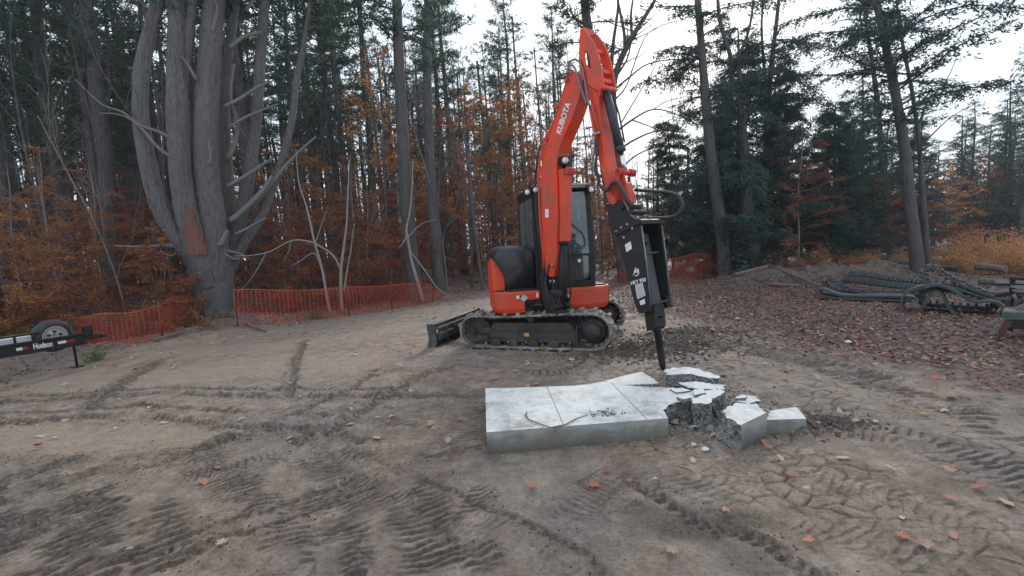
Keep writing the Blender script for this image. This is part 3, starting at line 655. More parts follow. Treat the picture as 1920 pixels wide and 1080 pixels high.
    idl.lathe(o, s3, [(0, .10), (.05, .10), (.06, .06), (.10, .05), (.19, .05), (.20, .06), (.225, .06), (.225, -.06), (0, -.06)], 34); idl.box(UC(cA+.14, b0, .305), (.34, .20, .09), UAX); build('idler_wheel', idl, M['grime'], tr)
    return tr
make_track(-.78, -1); make_track(.78, -1)
# car body between the tracks
mb = MB(); mb.box(UC(0, 0, .40), (1.0, .95, .20), UAX); mb.box(UC(-.42, 0, .36), (.16, 1.3, .14), UAX); mb.box(UC(.42, 0, .36), (.16, 1.3, .14), UAX)
mb.lathe(UC(0, 0, .48), (0, 0, 1), [(.50, 0), (.50, .06), (.44, .07), (.44, .14), (.40, .14), (.40, .20)], 44)
build('undercarriage', mb, M['black'], ex, .01)
# blade
bl = empty('dozer_blade', (0, 0, 0)); bl.parent = ex
prof = [(-1.78, .40), (-1.735, .30), (-1.715, .20), (-1.735, .10), (-1.80, -.01), (-1.775, -.01), (-1.69, .09), (-1.67, .20), (-1.69, .31), (-1.735, .405)]
mb = MB(); mb.prism([UC(a, -.97, z) for a, z in prof], uB*1.94)
for b in (-.97, .952): mb.prism([UC(a, b-.009, z) for a, z in [(-1.83, .42), (-1.70, .42), (-1.665, .36), (-1.655, .08), (-1.74, -.02), (-1.84, -.02), (-1.80, .20)]], uB*.022)
build('blade_plate', mb, M['blade'], bl, .004)
mb = MB(); mb.tube([UC(-1.735, -.95, .385), UC(-1.735, .95, .385)], .028, 10); mb.box(UC(-1.64, 0, .20), (.07, 1.82, .11), UAX); mb.box(UC(-1.655, 0, .335), (.03, 1.86, .02), UAX)
for b in (-.62, -.3, .3, .62): mb.box(UC(-1.645, b, .20), (.075, .018, .28), UAX)
build('blade_ribs', mb, M['blade'], bl, .004)
mb = MB()
for b in (-.32, .32):
    mb.prism([UC(a, b-.04, z) for a, z in [(-1.66, .27), (-1.66, .13), (-.55, .24), (-.45, .40), (-.62, .44), (-1.2, .35)]], uB*.08)
mb.box(UC(-1.0, 0, .30), (.10, .62, .08), UAX); build('lift_arm', mb, M['black'], bl, .006)
mb = MB(); mb.cyl(UC(-.55, 0, .47), UC(-1.25, 0, .42), .045); mb.cyl(UC(-1.25, 0, .42), UC(-1.6, 0, .33), .024, mi=1); build('lift_cylinder', mb, [M['black'], M['chrome']], bl)
mb = MB(); mb.box(UC(-1.652, -.93, .30), (.004, .05, .06), UAX); build('sticker', mb, M['white'], bl)
tag(build('hazard_sticker', MB().box(UC(-.085, -.925, .255), (.085, .004, .055), UAX), M['yellow'], ex), 'small yellow hazard sticker on the track frame')
# ---- slewing deck and orange skirts
def plan(r=.98, front=.72, n=30, l0=-1, l1=1):
    """outline of the rounded house between l0..l1 (units of r), front edge at f=front"""
    P = []
    for k in range(n+1):
        t = math.pi+math.pi*k/n; P.append((r*math.cos(t), r*math.sin(t)))          # rear half (f<0)
    for k in range(9):
        t = rd(90*k/8); P.append((r-.30+.30*math.cos(t)-.0, front-.30+.30*math.sin(t)))
    for k in range(9):
        t = rd(90+90*k/8); P.append((-r+.30+.30*math.cos(t), front-.30+.30*math.sin(t)))
    return [(a, b) for a, b in P if l0*r-1e-6 <= a <= l1*r+1e-6]
def loft(mb, P, levels, mi=0):
    """closed outline P (l, f) at several (z, scale) levels"""
    n = len(P); vs = []
    for z, sc in levels:
        for l, f in P: vs.append(UP(l*sc, f*sc, z))
    fs = [tuple(range(n-1, -1, -1)), tuple(range((len(levels)-1)*n, len(levels)*n))]
    for i in range(len(levels)-1):
        for k in range(n): fs.append((i*n+k, i*n+(k+1) % n, (i+1)*n+(k+1) % n, (i+1)*n+k))
    mb.add(vs, fs, False, mi)
FULL = plan()
def cut(P, lo, hi):
    """clip the outline to lo<=l<=hi"""
    for side, s in ((lo, 1), (hi, -1)):
        Q = []
        for i in range(len(P)):
            a, b = P[i], P[(i+1) % len(P)]; ia = s*(a[0]-side) >= 0; ib = s*(b[0]-side) >= 0
            if ia: Q.append(a)
            if ia != ib: t = (side-a[0])/(b[0]-a[0]); Q.append((side, a[1]+t*(b[1]-a[1])))
        P = Q
    return P
LV = [(.575, .93), (.60, .965), (.66, .99), (.90, 1.0), (.935, .995)]
mb = MB(); loft(mb, cut(FULL, -2, -.50), LV); build('side_skirt', mb, M['orange'], ex, .01)
mb = MB(); loft(mb, [(l, f) for l, f in cut(FULL, -.498, -.24)], [(.79, .985), (.90, 1.0), (.935, .995)]); build('step_plate', mb, M['orange'], ex, .008)
mb = MB(); loft(mb, cut(FULL, .10, 2), LV); build('side_skirt', mb, M['orange'], ex, .01)
mb = MB(); mb.box(UP(-.07, -.1, .70), (.9, 1.5, .14), PAX); mb.box(UP(-.07, -.05, .86), (.34, 1.3, .14), PAX); mb.box(UP(0, 0, .945), (1.8, 1.1, .02), PAX); build('deck', mb, M['black'], ex)
mb = MB(); mb.box(UP(.84, .53, .76), (.006, .40, .28), PAX) ; mb.v = []; mb.f = []; mb.sm = []; mb.mi = []
mb.tube([UP(.885, .715-.0, .58), UP(.885, .722, .925)], .004, 5); build('panel_seam', mb, M['black'], ex)
# counterweight: orange side and rear shell
mb = MB(); oP = [(l, f) for l, f in FULL if f <= .0]; side = [(-.98, .36), (-.96, .42)]
outer = [(-.955, .50), (-.98, .40)]+[(.98*math.cos(math.pi+math.pi*k/30), .98*math.sin(math.pi+math.pi*k/30)) for k in range(25)]
inner = [(l*.80, f*.80) for l, f in outer]; inner[0] = (-.76, .50)
vs = []; n = len(outer)
for z, so_, si in ((.94, 1., 1.), (1.18, 1.0, 1.0), (1.36, .992, 1.03), (1.47, .955, 1.12)):
    for (l, f) in outer: vs.append(UP(l*so_, f*so_, z))
    for (l, f) in inner: vs.append(UP(l*si, f*si, z))
fs = []; K = 2*n
for i in range(3):
    for k in range(n-1):
        fs.append((i*K+k, i*K+k+1, (i+1)*K+k+1, (i+1)*K+k)); fs.append((i*K+n+k+1, i*K+n+k, (i+1)*K+n+k, (i+1)*K+n+k+1))
    fs.append((i*K, (i+1)*K, (i+1)*K+n, i*K+n)); fs.append((i*K+n-1, i*K+2*n-1, (i+1)*K+2*n-1, (i+1)*K+n-1))
for k in range(n-1): fs.append((k, k+n, k+n+1, k+1)); fs.append((3*K+k, 3*K+k+1, 3*K+n+k+1, 3*K+n+k))
mb.add(vs, fs); build('counterweight', mb, M['orange'], ex, .012)
# hood
def hoodsec(f, sc, dz): return [UP(-.70+(l+.70)*sc if l < -.70 else l, f, .94+(z-.94)*dz) for l, z in
    [(-.75, .94), (-.765, 1.12), (-.80, 1.24), (-.875, 1.36), (-.93, 1.44), (-.945, 1.50), (-.925, 1.56), (-.88, 1.61), (-.80, 1.645), (-.66, 1.66), (-.50, 1.655), (-.40, 1.63), (-.33, 1.57), (-.30, 1.48), (-.30, .94)]]
mb = MB(); secs = [(-.72, .8, .90), (-.62, .95, .97), (-.50, 1, 1), (.42, 1, 1), (.52, .97, .985), (.585, .88, .955), (.615, .76, .92)]; rings = [hoodsec(*s_) for s_ in secs]; n = 15
vs = [p for r_ in rings for p in r_]; fs = [tuple(range(n)), tuple(range(len(vs)-1, len(vs)-n-1, -1))]
for i in range(len(secs)-1):
    for k in range(n): fs.append((i*n+k, i*n+(k+1) % n, (i+1)*n+(k+1) % n, (i+1)*n+k))
mb.add(vs, fs, True); hood = build('engine_hood', mb, M['hood'], ex)
seam = [p+lF*0 for p in hoodsec(.36, 1.0, 1.0)][3:]
mb = MB(); mb.tube([UP(-.44, .625, .96), UP(-.445, .622, 1.2), UP(-.47, .605, 1.42), UP(-.50, .57, 1.55), UP(-.52, .45, 1.645)], .006, 5); build('hood_seam', mb, M['blackclean'], hood)
mb = MB(); mb.box(UP(-.52, .60, .955), (.46, .16, .03), PAX); build('hood_sill', mb, M['blackclean'], hood, .006)
# ---- cab
cabo = empty('cab', (0, 0, 0)); cabo.parent = ex
L0, L1, FF, FB, Z0, Z1 = -.27, .70, .63, -.86, .94, 2.50
FT = FF-.10                                                   # front leans back to here at the roof
def front_f(z): return FF if z < 1.45 else FF-(z-1.45)/(Z1-1.45)*.10
def post(mb, l, f0, f1, w=.065, d=.07, z0=Z0, z1=Z1): mb.prism([UP(l-w/2, f0+d/2, z0), UP(l+w/2, f0+d/2, z0), UP(l+w/2, f0-d/2, z0), UP(l-w/2, f0-d/2, z0)], UP(0, f1, z1)-UP(0, f0, z0))
mb = MB()
for l in (L0+.033, L1-.045):
    w = .065 if l < 0 else .09
    mb.box(UP(l, FF-.035, (Z0+1.45)/2), (w, .07, 1.45-Z0), PAX); post(mb, l, FF-.035, FT-.035, w, .07, 1.45, Z1)
    mb.box(UP(l, FB+.05, (Z0+Z1)/2), (w, .10, Z1-Z0), PAX); mb.box(UP(l, -.16, (Z0+Z1)/2), (.05, .06, Z1-Z0), PAX)
lm = (L0+L1)/2; lw = L1-L0
mb.box(UP(lm, FF-.03, Z0+.05), (lw-.14, .055, .10), PAX); mb.box(UP(lm, FF-.03, 1.455), (lw-.14, .05, .03), PAX)
mb.box(UP(lm, FB+.04, 1.16), (lw-.14, .05, .44), PAX); mb.box(UP(lm, FB+.04, 2.42), (lw-.14, .05, .14), PAX)
for l in (L0+.02, L1-.02): mb.box(UP(l, (FF+FB)/2, Z0+.09), (.04, FF-FB-.14, .18), PAX); mb.box(UP(l, (FT+FB)/2, Z1-.05), (.04, FT-FB-.1, .10), PAX)
mb.box(UP(L1-.02, (FF-.16)/2, 1.22), (.035, FF+.02, .40), PAX)
mb.box(UP(lm, -.1, Z0+.012), (lw-.1, 1.3, .02), PAX)
build('cab_frame', mb, M['blackclean'], cabo, .012)
mb = MB(); R_ = [(L0+.02, FT+.04), (L1-.02, FT+.04), (L1+.015, FT-.04), (L1+.015, FB+.06), (L1-.05, FB-.02), (L0+.05, FB-.02), (L0-.015, FB+.06), (L0-.015, FT-.04)]
n = 8; vs = [UP(l, f, z) for z, s_ in ((2.50, 1), (2.565, 1)) for l, f in R_]+[UP(lm+(l-lm)*.86, (FT+FB)/2+(f-(FT+FB)/2)*.9, 2.60) for l, f in R_]
fs = [tuple(range(7, -1, -1)), tuple(range(16, 24))]+[(i*8+k, i*8+(k+1) % 8, (i+1)*8+(k+1) % 8, (i+1)*8+k) for i in range(2) for k in range(8)]
mb.add(vs, fs); build('cab_roof', mb, M['black'], cabo, .012)
mb = MB(); mb.box(UP(lm, FT+.045, 2.535), (lw-.2, .03, .03), PAX); build('visor_strip', mb, M['rail'], cabo, .004)
# panes
def pane(pts, e=.005):
    mb = MB(); q = [np.array(p) for p in pts]; nn = np.cross(q[1]-q[0], q[2]-q[0]); nn /= np.linalg.norm(nn); mb.prism(q, nn*e); return build('window_pane', mb, M['glass'], cabo)
a, b = L0+.066, L1-.09
pane([UP(a, FF-.012, 1.47), UP(b, FF-.012, 1.47), UP(b, FT-.006, 2.46), UP(a, FT-.006, 2.46)])
low = [(a, 1.44), (b, 1.44), (b, 1.16), (b-.02, 1.09), (b-.08, 1.045), (a+.05, 1.045), (a, 1.09)]
pane([UP(l, FF-.008, z) for l, z in low])
pane([UP(L0+.006, FF-.075, 1.14), UP(L0+.006, -.12, 1.14), UP(L0+.006, -.12, 2.4), UP(L0+.006, FT-.06, 2.4)]); pane([UP(L0+.006, -.2, 1.14), UP(L0+.006, FB+.1, 1.14), UP(L0+.006, FB+.1, 2.4), UP(L0+.006, -.2, 2.4)])
pane([UP(L1-.01, FF-.08, 1.43), UP(L1-.01, -.12, 1.43), UP(L1-.01, -.12, 2.4), UP(L1-.01, FT-.06, 2.4)]); pane([UP(L1-.01, -.2, 1.14), UP(L1-.01, FB+.1, 1.14), UP(L1-.01, FB+.1, 2.4), UP(L1-.01, -.2, 2.4)])
pane([UP(a, FB+.03, 1.40), UP(b, FB+.03, 1.40), UP(b, FB+.03, 2.34), UP(a, FB+.03, 2.34)])
mb = MB(); mb.tube([UP(l*.985+lm*.015, FF+.004, z*.985+1.25*.015) for l, z in low]+[UP(low[0][0]*.985+lm*.015, FF+.004, low[0][1]*.985+1.25*.015)], .006, 6); build('pane_seal', mb, M['hose'], cabo)
mb = MB(); mb.tube([UP(a+.03, FT+.03, 2.40), UP(a+.05, FF-.05, 1.75), UP(a+.30, FF-.01, 1.62)], .007, 6); build('wiper', mb, M['blackclean'], cabo)
# seat, joystick consoles, steering of the cab interior
mb = MB(); mb.box(UP(.2, -.30, 1.28), (.46, .46, .14), PAX); mb.box(UP(.2, -.56, 1.66), (.44, .12, .66), PAX); mb.box(UP(.2, -.60, 2.07), (.26, .10, .18), PAX); mb.box(UP(.2, -.32, 1.10), (.36, .36, .26), PAX); build('operator_seat', mb, M['seat'], cabo, .03)
mb = MB()
for l in (-.10, .50): mb.box(UP(l, -.15, 1.40), (.13, .50, .12), PAX); mb.tube([UP(l, .06, 1.44), UP(l, .08, 1.60)], .018, 8); mb.sphere(UP(l, .08, 1.62), .032)
mb.box(UP(.45, .42, 1.42), (.18, .10, .16), PAX)
for l in (.10, .24): mb.tube([UP(l, .35, .96), UP(l, .38, 1.32)], .012, 6); mb.box(UP(l, .33, 1.05), (.09, .16, .03), PAX)
build('control_console', mb, M['grime'], cabo, .008)
mb = MB(); mb.box(UP(.44, FF+.006, 1.36), (.05, .004, .05), PAX); mb.box(UP(.22, FT+.045, 1.78), (.0, .0, .0), PAX); build('inspection_sticker', mb, M['white'], cabo)
# right-hand grab rail beside the cab door, side mirror bar
mb = MB(); mb.tube([UP(L1+.0, FF-.02, 2.02), UP(L1+.10, FF-.01, 2.02), UP(L1+.13, FF-.01, 1.97), UP(L1+.13, FF, 1.36), UP(L1+.10, FF, 1.31), UP(L1, FF-.01, 1.31)], .011, 8); build('grab_rail', mb, M['black'], cabo)
def lamp(pos, parent, w=.115, h=.09, d=.08, rot=None):
    ax = PAX; mb = MB(); mb.box(pos, (w, d, h), ax); hs = build('work_light', mb, M['blackclean'], parent, .012)
    mb = MB(); mb.lathe(np.array(pos)+fW*(d/2-.004), fW, [(.038, 0), (.040, .010), (.034, .014), (.018, .020), (0, .022)], 20); build('lens', mb, M['lamp'], hs); return hs
lamp(UP(L0-.08, FT+.06, 2.47), cabo); lamp(UP(L1-.02, FT+.07, 2.47), cabo); lamp(UP(L0+.05, FT+.07, 2.50), cabo, .06, .07)
mb = MB(); mb.box(UP(L1-.03, FT+.03, 2.35), (.07, .03, .05), PAX); mb.box(UP(L1-.03, FF-.02, 2.22), (.06, .03, .05), PAX); build('bracket', mb, M['grime'], cabo)
mb = MB(); p = UP(.32, 0, 2.60); mb.tube([p, p+uZ*.14], .010, 6); mb.sphere(p+uZ*.17, .035); build('beacon', mb, M['rust'], cabo)
# ---- decals on the skirts
def skirt_decal(l, z, w, h, mt, rot=0, f=.7235, name='decal'):
    mb = MB(); c, s_ = math.cos(rot), math.sin(rot); mb.box(UP(l, f, z), (w, .004, h), (lF*c+uZ*s_, -fW, -lF*s_+uZ*c)); return build(name, mb, M[mt], ex)
skirt_decal(-.60, .85, .05, .05, 'white'); skirt_decal(-.557, .85, .03, .05, 'blackclean'); skirt_decal(-.505, .83, .085, .085, 'bluewhite', rd(45), .726); skirt_decal(-.29, .86, .035, .075, 'white', 0, .7245)
skirt_decal(.19, .80, .11, .065, 'white'); skirt_decal(.11, .87, .05, .10, 'white', 0, .7245)
mb = MB(); mb.lathe(UP(.44, .716, .79), fW, [(.03, 0), (.03, .008), (.02, .008), (.02, .002), (0, .002)], 20); build('tie_down_ring', mb, M['orange'], ex)
# ---- swing bracket at the front
PL = Plane(.710, 7.039, PHI); nN = PL.n; sS = PL.t
def B(s, z, off=0): return PL.p+sS*s+uZ*z+nN*off
mb = MB(); pv = B(0, 0)
mb.lathe(pv+uZ*.56, (0, 0, 1), [(.0, 0), (.13, 0), (.14, .02), (.14, .08), (.115, .09), (.115, .30), (.14, .31), (.14, .38), (.13, .40), (0, .40)], 28)
mb.box(UP(-.03, .74, .66), (.30, .44, .10), PAX); mb.box(UP(-.03, .74, .88), (.30, .44, .07), PAX); mb.box(UP(-.17, .62, .70), (.30, .22, .16), PAX)
for o in (.13, -.16): mb.prism([B(-.17, .66, o), B(.08, .64, o), B(.06, .80, o), B(-.09, .98, o), B(-.15, 1.20, o), B(-.21, 1.22, o), B(-.25, 1.12, o), B(-.22, .85, o)], nN*.03)
mb.cyl(B(-.18, 1.15, .18), B(-.18, 1.15, -.18), .045, 16); mb.cyl(B(.06, .70, .17), B(.06, .70, -.17), .04, 16)
build('swing_bracket', mb, M['black'], ex, .008)
mb = MB(); mb.cyl(UP(-.42, .62, .70), UP(-.20, .80, .70), .045, 14); mb.cyl(UP(-.48, .57, .70), UP(-.42, .62, .70), .06, 14); build('swing_cylinder', mb, M['black'], ex)
# ---- boom, traced on its own plane
def T(off, *uv): return [PL(u, v, off) for u, v in uv]
bw = .11
outer = [(1031, 520), (1024, 512), (1021, 466), (1017, 404), (1015, 345), (1015, 322), (1020, 287), (1025, 265), (1034, 238), (1046, 206), (1057, 170), (1064, 143), (1074, 134), (1086, 136)]
innr = [(1092, 150), (1086, 182), (1076, 212), (1066, 236), (1055, 260), (1047, 285), (1043, 308), (1044, 345), (1046, 404), (1045, 466), (1038, 518)]
mb = MB(); mb.prism(T(bw, *(outer+innr)), -nN*2*bw); boom = build('boom', mb, M['orange'], ex, .010)
# edge flanges that stand proud on the side face
mb = MB()
for ch in (outer[1:-1], innr[:-1]):
    pts = T(bw+.001, *ch); mb.tube(pts, .012, 6)
build('flange', mb, M['orange'], boom)
mb = MB(); pp = T(bw+.014, (1020, 505), (1019, 470), (1014, 420), (1012, 380), (1011, 335), (1013, 300), (1020, 268), (1028, 244)); mb.tube(pp, .010, 6); mb.tube([q+nN*.0+sS*-.025 for q in pp], .009, 6); build('steel_pipe', mb, M['orange'], boom)
mb = MB(); pp = [q-sS*.05 for q in T(0, (1018, 500), (1014, 440), (1009, 400), (1007, 340), (1011, 300), (1018, 270))]; mb.tube(pp, .018, 8); build('hose', mb, M['hose'], boom)
for uv in ((1023, 262), (1043, 200), (1062, 150)):
    mb = MB(); mb.box(T(bw+.02, uv)[0], (.06, .03, .05), (sS, nN, uZ)); build('clamp', mb, M['redpaint'], boom, .004)
# lettering on the boom side
p0, p1 = T(bw+.004, (1047, 251), (1066, 193)); xd = p1-p0; ln = np.linalg.norm(xd); ud = -sS*xd[2]+uZ*(xd @ sS)
me_c = (p0+p1)/2; put_text('lettering', 'KUBOTA', .150, me_c, xd, ud, M['whitepaint'], boom, .004, 0, ln/.60)
mb = MB(); q = T(bw+.003, (1022, 392), (1028.5, 392), (1028.5, 408), (1022, 408)); mb.prism(q, nN*-.002); build('decal', mb, M['white'], boom)
# work light under the boom
wl = T(.03, (1055, 303))[0]+sS*.03
mb = MB(); mb.box(wl, (.14, .13, .12), PAX); hs = build('boom_light', mb, M['blackclean'], boom, .012); mb = MB(); mb.lathe(wl+fW*.066, fW, [(.046, 0), (.046, .010), (.03, .018), (0, .022)], 22); build('lens', mb, M['lamp'], hs)
mb = MB(); q = T(.07, (1044, 318), (1066, 314), (1064, 326), (1046, 330)); mb.prism(q, -nN*.14); build('light_bracket', mb, M['redpaint'], boom, .004)
# boom cylinder with its orange guard
c0, c1, c2 = T(0, (1056, 318), (1054, 452), (1052, 592)); fo = sS*.02
mb = MB(); mb.cyl(c2+fo, c1+(c0-c1)*.15+fo, .066, 20); mb.lathe(c1+fo, (c2-c1), [(.072, 0), (.078, .0), (.078, .05), (.066, .05)], 20); mb.cyl(B(.05, .70, .08), B(.05, .70, -.08), .07, 16); cyl = build('boom_cylinder', mb, M['blackclean'], ex)
mb = MB(); mb.cyl(c0+fo+(c0-c1)*.05, c1+fo, .035, 16); build('rod', mb, M['chrome'], cyl)
mb = MB(); ax3 = (c0-c1)/np.linalg.norm(c0-c1); ax1 = sS-ax3*(sS @ ax3); ax1 /= np.linalg.norm(ax1); cc = (c0+c1)/2+fo
mb.box(cc+ax1*.075, (.014, .175, np.linalg.norm(c0-c1)*1.0), (ax1, nN, ax3)); mb.box(cc+nN*.081, (.145, .012, np.linalg.norm(c0-c1)), (ax1, nN, ax3)); mb.box(cc-nN*.081, (.145, .012, np.linalg.norm(c0-c1)), (ax1, nN, ax3))
build('cylinder_guard', mb, M['orange'], cyl, .005)
# hoses at the boom foot
for i, chn_ in enumerate([[(-.10, 1.45, .02), (.02, 1.30, .06), (-.02, 1.05, .10), (.02, .85, .08), (-.08, .72, .05)], [(-.08, 1.5, -.03), (.03, 1.25, .0), (.0, .98, .05), (.06, .80, .0), (.0, .68, -.04)],
                        [(.14, 1.70, -.10), (.16, 1.40, -.12), (.15, 1.1, -.13), (.10, .85, -.15), (.03, .70, -.16)], [(-.05, 1.35, .12), (-.13, 1.1, .15), (-.10, .9, .16), (-.02, .75, .17)], [(-.12, 1.55, .0), (-.22, 1.3, .08), (-.26, 1.0, .10), (-.2, .8, .12)]]):
    pts = [B(*c) for c in chn_]; mb = MB(); sm_ = []
    for j in range(len(pts)-1):
        for t in (0, .5): sm_.append(pts[j]*(1-t)+pts[j+1]*t)
    sm_.append(pts[-1]); mb.tube(sm_, .014, 8); build('hose', mb, M['hose'], ex)
for s_, z_ in ((.05, 1.06), (-.03, 1.06), (.02, 1.30)): build('hose_fitting', MB().cyl(B(s_, z_, .13), B(s_, z_+.05, .13), .018, 10), M['steel'], ex)
# ---- arm
aw = .10
body = [(1100, 160), (1104, 178), (1108, 200), (1115, 258), (1125, 314), (1133, 350), (1138, 374), (1146, 386), (1156, 386), (1153, 372), (1146, 343), (1136, 296), (1129, 245), (1124, 205), (1122, 185), (1130, 166), (1126, 154), (1112, 150)]
mb = MB(); mb.prism(T(aw-.002, *body), -nN*(2*aw-.004)); arm = build('arm', mb, M['orange'], ex, .010)
mb = MB(); mb.tube(T(aw, (1102, 150), (1118, 172), (1122, 195), (1127, 240), (1134, 292), (1143, 340), (1150, 368)), .010, 6); build('flange', mb, M['orange'], arm)
plate = [(1088, 53), (1097, 57), (1108, 72), (1116, 88), (1122, 106), (1128, 134), (1131, 152), (1131, 166), (1124, 172), (1116, 168), (1104, 160), (1096, 156), (1088, 138), (1085, 112), (1086, 80)]
hole = [(1098, 94), (1102, 98), (1106, 112), (1109, 124), (1109, 130), (1103, 128), (1097, 118), (1095, 104)]
def holed(outer_p, hole_p, e, name, mt, parent, bevel=.003):
    bm = bmesh.new(); loops = []
    for P in (outer_p, hole_p):
        vs = [bm.verts.new(p-np.array(wloc(parent))) for p in P]; es = [bm.edges.new((vs[i], vs[(i+1) % len(vs)])) for i in range(len(vs))]; loops += es
    r = bmesh.ops.triangle_fill(bm, use_beauty=True, use_dissolve=False, edges=loops); fs = [g for g in r['geom'] if isinstance(g, bmesh.types.BMFace)]
    ex_ = bmesh.ops.extrude_face_region(bm, geom=fs); bmesh.ops.translate(bm, verts=[g for g in ex_['geom'] if isinstance(g, bmesh.types.BMVert)], vec=Vector(e)); bmesh.ops.recalc_face_normals(bm, faces=bm.faces)
    me = bpy.data.meshes.new(name); bm.to_mesh(me); bm.free(); return link(name, me, mt, parent, bevel)
holed(T(aw+.022, *plate), T(aw+.022, *hole), -nN*.024, 'arm_top_plate', M['orange'], arm)
mv = [p for p in T(aw+.022, *plate)]; hv_ = T(aw+.022, *hole); dd = -nN*(2*aw+.02)
holed([p+dd for p in mv], [p+dd for p in hv_], -nN*.024, 'arm_top_plate', M['orange'], arm)
for uv, w_ in (((1103, 60), .05), ((1122, 96), .03), ((1134, 134), .03), ((1138, 152), .03)):
    c = T(0, uv)[0]; mb = MB(); mb.box(c, (.02, 2*aw+.004, w_*1.6), (sS, nN, uZ)); build('cross_bar', mb, M['orange'], arm)
mb = MB(); mb.cyl(T(aw+.05, (1092, 145))[0], T(-aw-.05, (1092, 145))[0]+0, .045, 20); mb.v and None
c = T(aw+.03, (1094, 142))[0]; mb = MB(); mb.cyl(c, c-nN*(2*aw+.06), .05, 20); build('pivot_pin', mb, M['redpaint'], arm)
c = T(aw+.045, (1125, 163))[0]; mb = MB(); mb.cyl(c, c-nN*(2*aw+.09), .034, 16); build('pivot_pin', mb, M['orange'], arm)
# bucket cylinder on the arm
q0, q1, q2 = T(0, (1136, 168), (1164, 284), (1172, 321)); q0 = q0+sS*.0
mb = MB(); mb.cyl(q0, q1, .056, 20); mb.lathe(q1, (q1-q0), [(.056, -.06), (.066, -.06), (.066, 0), (.03, .01)], 20); mb.cyl(q0+nN*.07, q0-nN*.07, .055, 16); bc = build('bucket_cylinder', mb, M['hood'], ex)
mb = MB(); mb.cyl(q1, q2, .032, 16); build('rod', mb, M['chrome'], bc)
for of, o2 in ((.075, .0), (-.08, .02)):
    mb = MB(); mb.tube([q0*.9+q1*.1+nN*of+sS*.03, q0*.6+q1*.4+nN*of*1.1+sS*.045, q0*.15+q1*.85+nN*of+sS*.03], .012, 8); build('hose', mb, M['hose'], bc)
# arm side hydraulic pipes and hoses
mb = MB(); mb.tube(T(aw+.03, (1106, 200), (1113, 236), (1119, 262)), .022, 10); build('steel_pipe', mb, M['orange'], arm)
mb = MB(); mb.tube(T(aw+.05, (1109, 196), (1121, 246)), .013, 8); build('steel_pipe', mb, M['orange'], arm)
build('clamp', MB().box(T(aw+.04, (1119, 250))[0], (.12, .04, .035), (sS, nN, uZ)), M['steel'], arm, .004)
for chn_, mt in (([(1064, 140), (1066, 122), (1074, 112), (1084, 114), (1091, 128), (1097, 155), (1102, 185), (1106, 200)], 'hosegrey'), ([(1062, 138), (1066, 127), (1072, 122), (1078, 128), (1086, 155), (1094, 178), (1100, 196)], 'hosegrey'),
                 ([(1119, 262), (1120, 285), (1116, 312), (1122, 330), (1124, 345)], 'hose'), ([(1115, 262), (1114, 285), (1111, 310), (1117, 328)], 'hosegrey'), ([(1124, 345), (1132, 356), (1140, 356), (1147, 345), (1155, 341), (1163, 350), (1176, 372), (1188, 388)], 'hose')):
    mb = MB(); big = mt == 'hose'; pts = T(aw+.05+(.03 if big and len(chn_) > 6 else 0), *chn_); cm = []
    P_ = [2*pts[0]-pts[1]]+pts+[2*pts[-1]-pts[-2]]
    for i in range(1, len(P_)-2):
        for t in (0, .33, .66): a_, b_, c_, d_ = P_[i-1:i+3]; cm.append(.5*((2*b_)+(-a_+c_)*t+(2*a_-5*b_+4*c_-d_)*t*t+(-a_+3*b_-3*c_+d_)*t**3))
    cm.append(P_[-2]); mb.tube(cm, .022 if len(chn_) > 7 and big else (.014 if not big else .018), 10); build('hose', mb, M[mt], arm)
# big loop hose behind
pts = T(-.14, (1190, 356), (1215, 358), (1245, 360), (1263, 367), (1271, 381), (1268, 395), (1255, 406), (1235, 409), (1210, 409), (1185, 410)); pts = [p-nN*.10*math.sin(i/9*math.pi) for i, p in enumerate(pts)]; cm = []
P_ = [2*pts[0]-pts[1]]+pts+[2*pts[-1]-pts[-2]]
for i in range(1, len(P_)-2):
    for t in (0, .33, .66): a_, b_, c_, d_ = P_[i-1:i+3]; cm.append(.5*((2*b_)+(-a_+c_)*t+(2*a_-5*b_+4*c_-d_)*t*t+(-a_+3*b_-3*c_+d_)*t**3))
cm.append(P_[-2]); mb = MB(); mb.tube(cm, .022, 10); build('hose', mb, M['hose'], arm)
# linkage
lk = empty('bucket_link', (0, 0, 0)); lk.parent = ex
c = T(.15, (1158, 322))[0]; mb = MB(); mb.cyl(c, c-nN*.32, .036, 20)
for o in (0, -.05, -.23, -.28): mb.cyl(c+nN*o, c+nN*(o-.03), .050, 20)
build('link_pin', mb, M['redpaint'], lk)
for o in (.135, -.115):
    mb = MB(); mb.prism(T(o, (1152, 324), (1163, 326), (1156, 350), (1146, 362), (1140, 356)), -nN*.022); build('side_link', mb, M['redpaint'], lk, .005)
mb = MB()
for o in (.09, -.07): mb.prism(T(o, (1160, 322), (1168, 322), (1176, 352), (1184, 384), (1172, 386), (1166, 352)), -nN*.022)
mb.prism(T(.068, (1166, 342), (1172, 342), (1181, 380), (1174, 382)), -nN*.136)
build('rocker_link', mb, M['redpaint'], lk, .005)
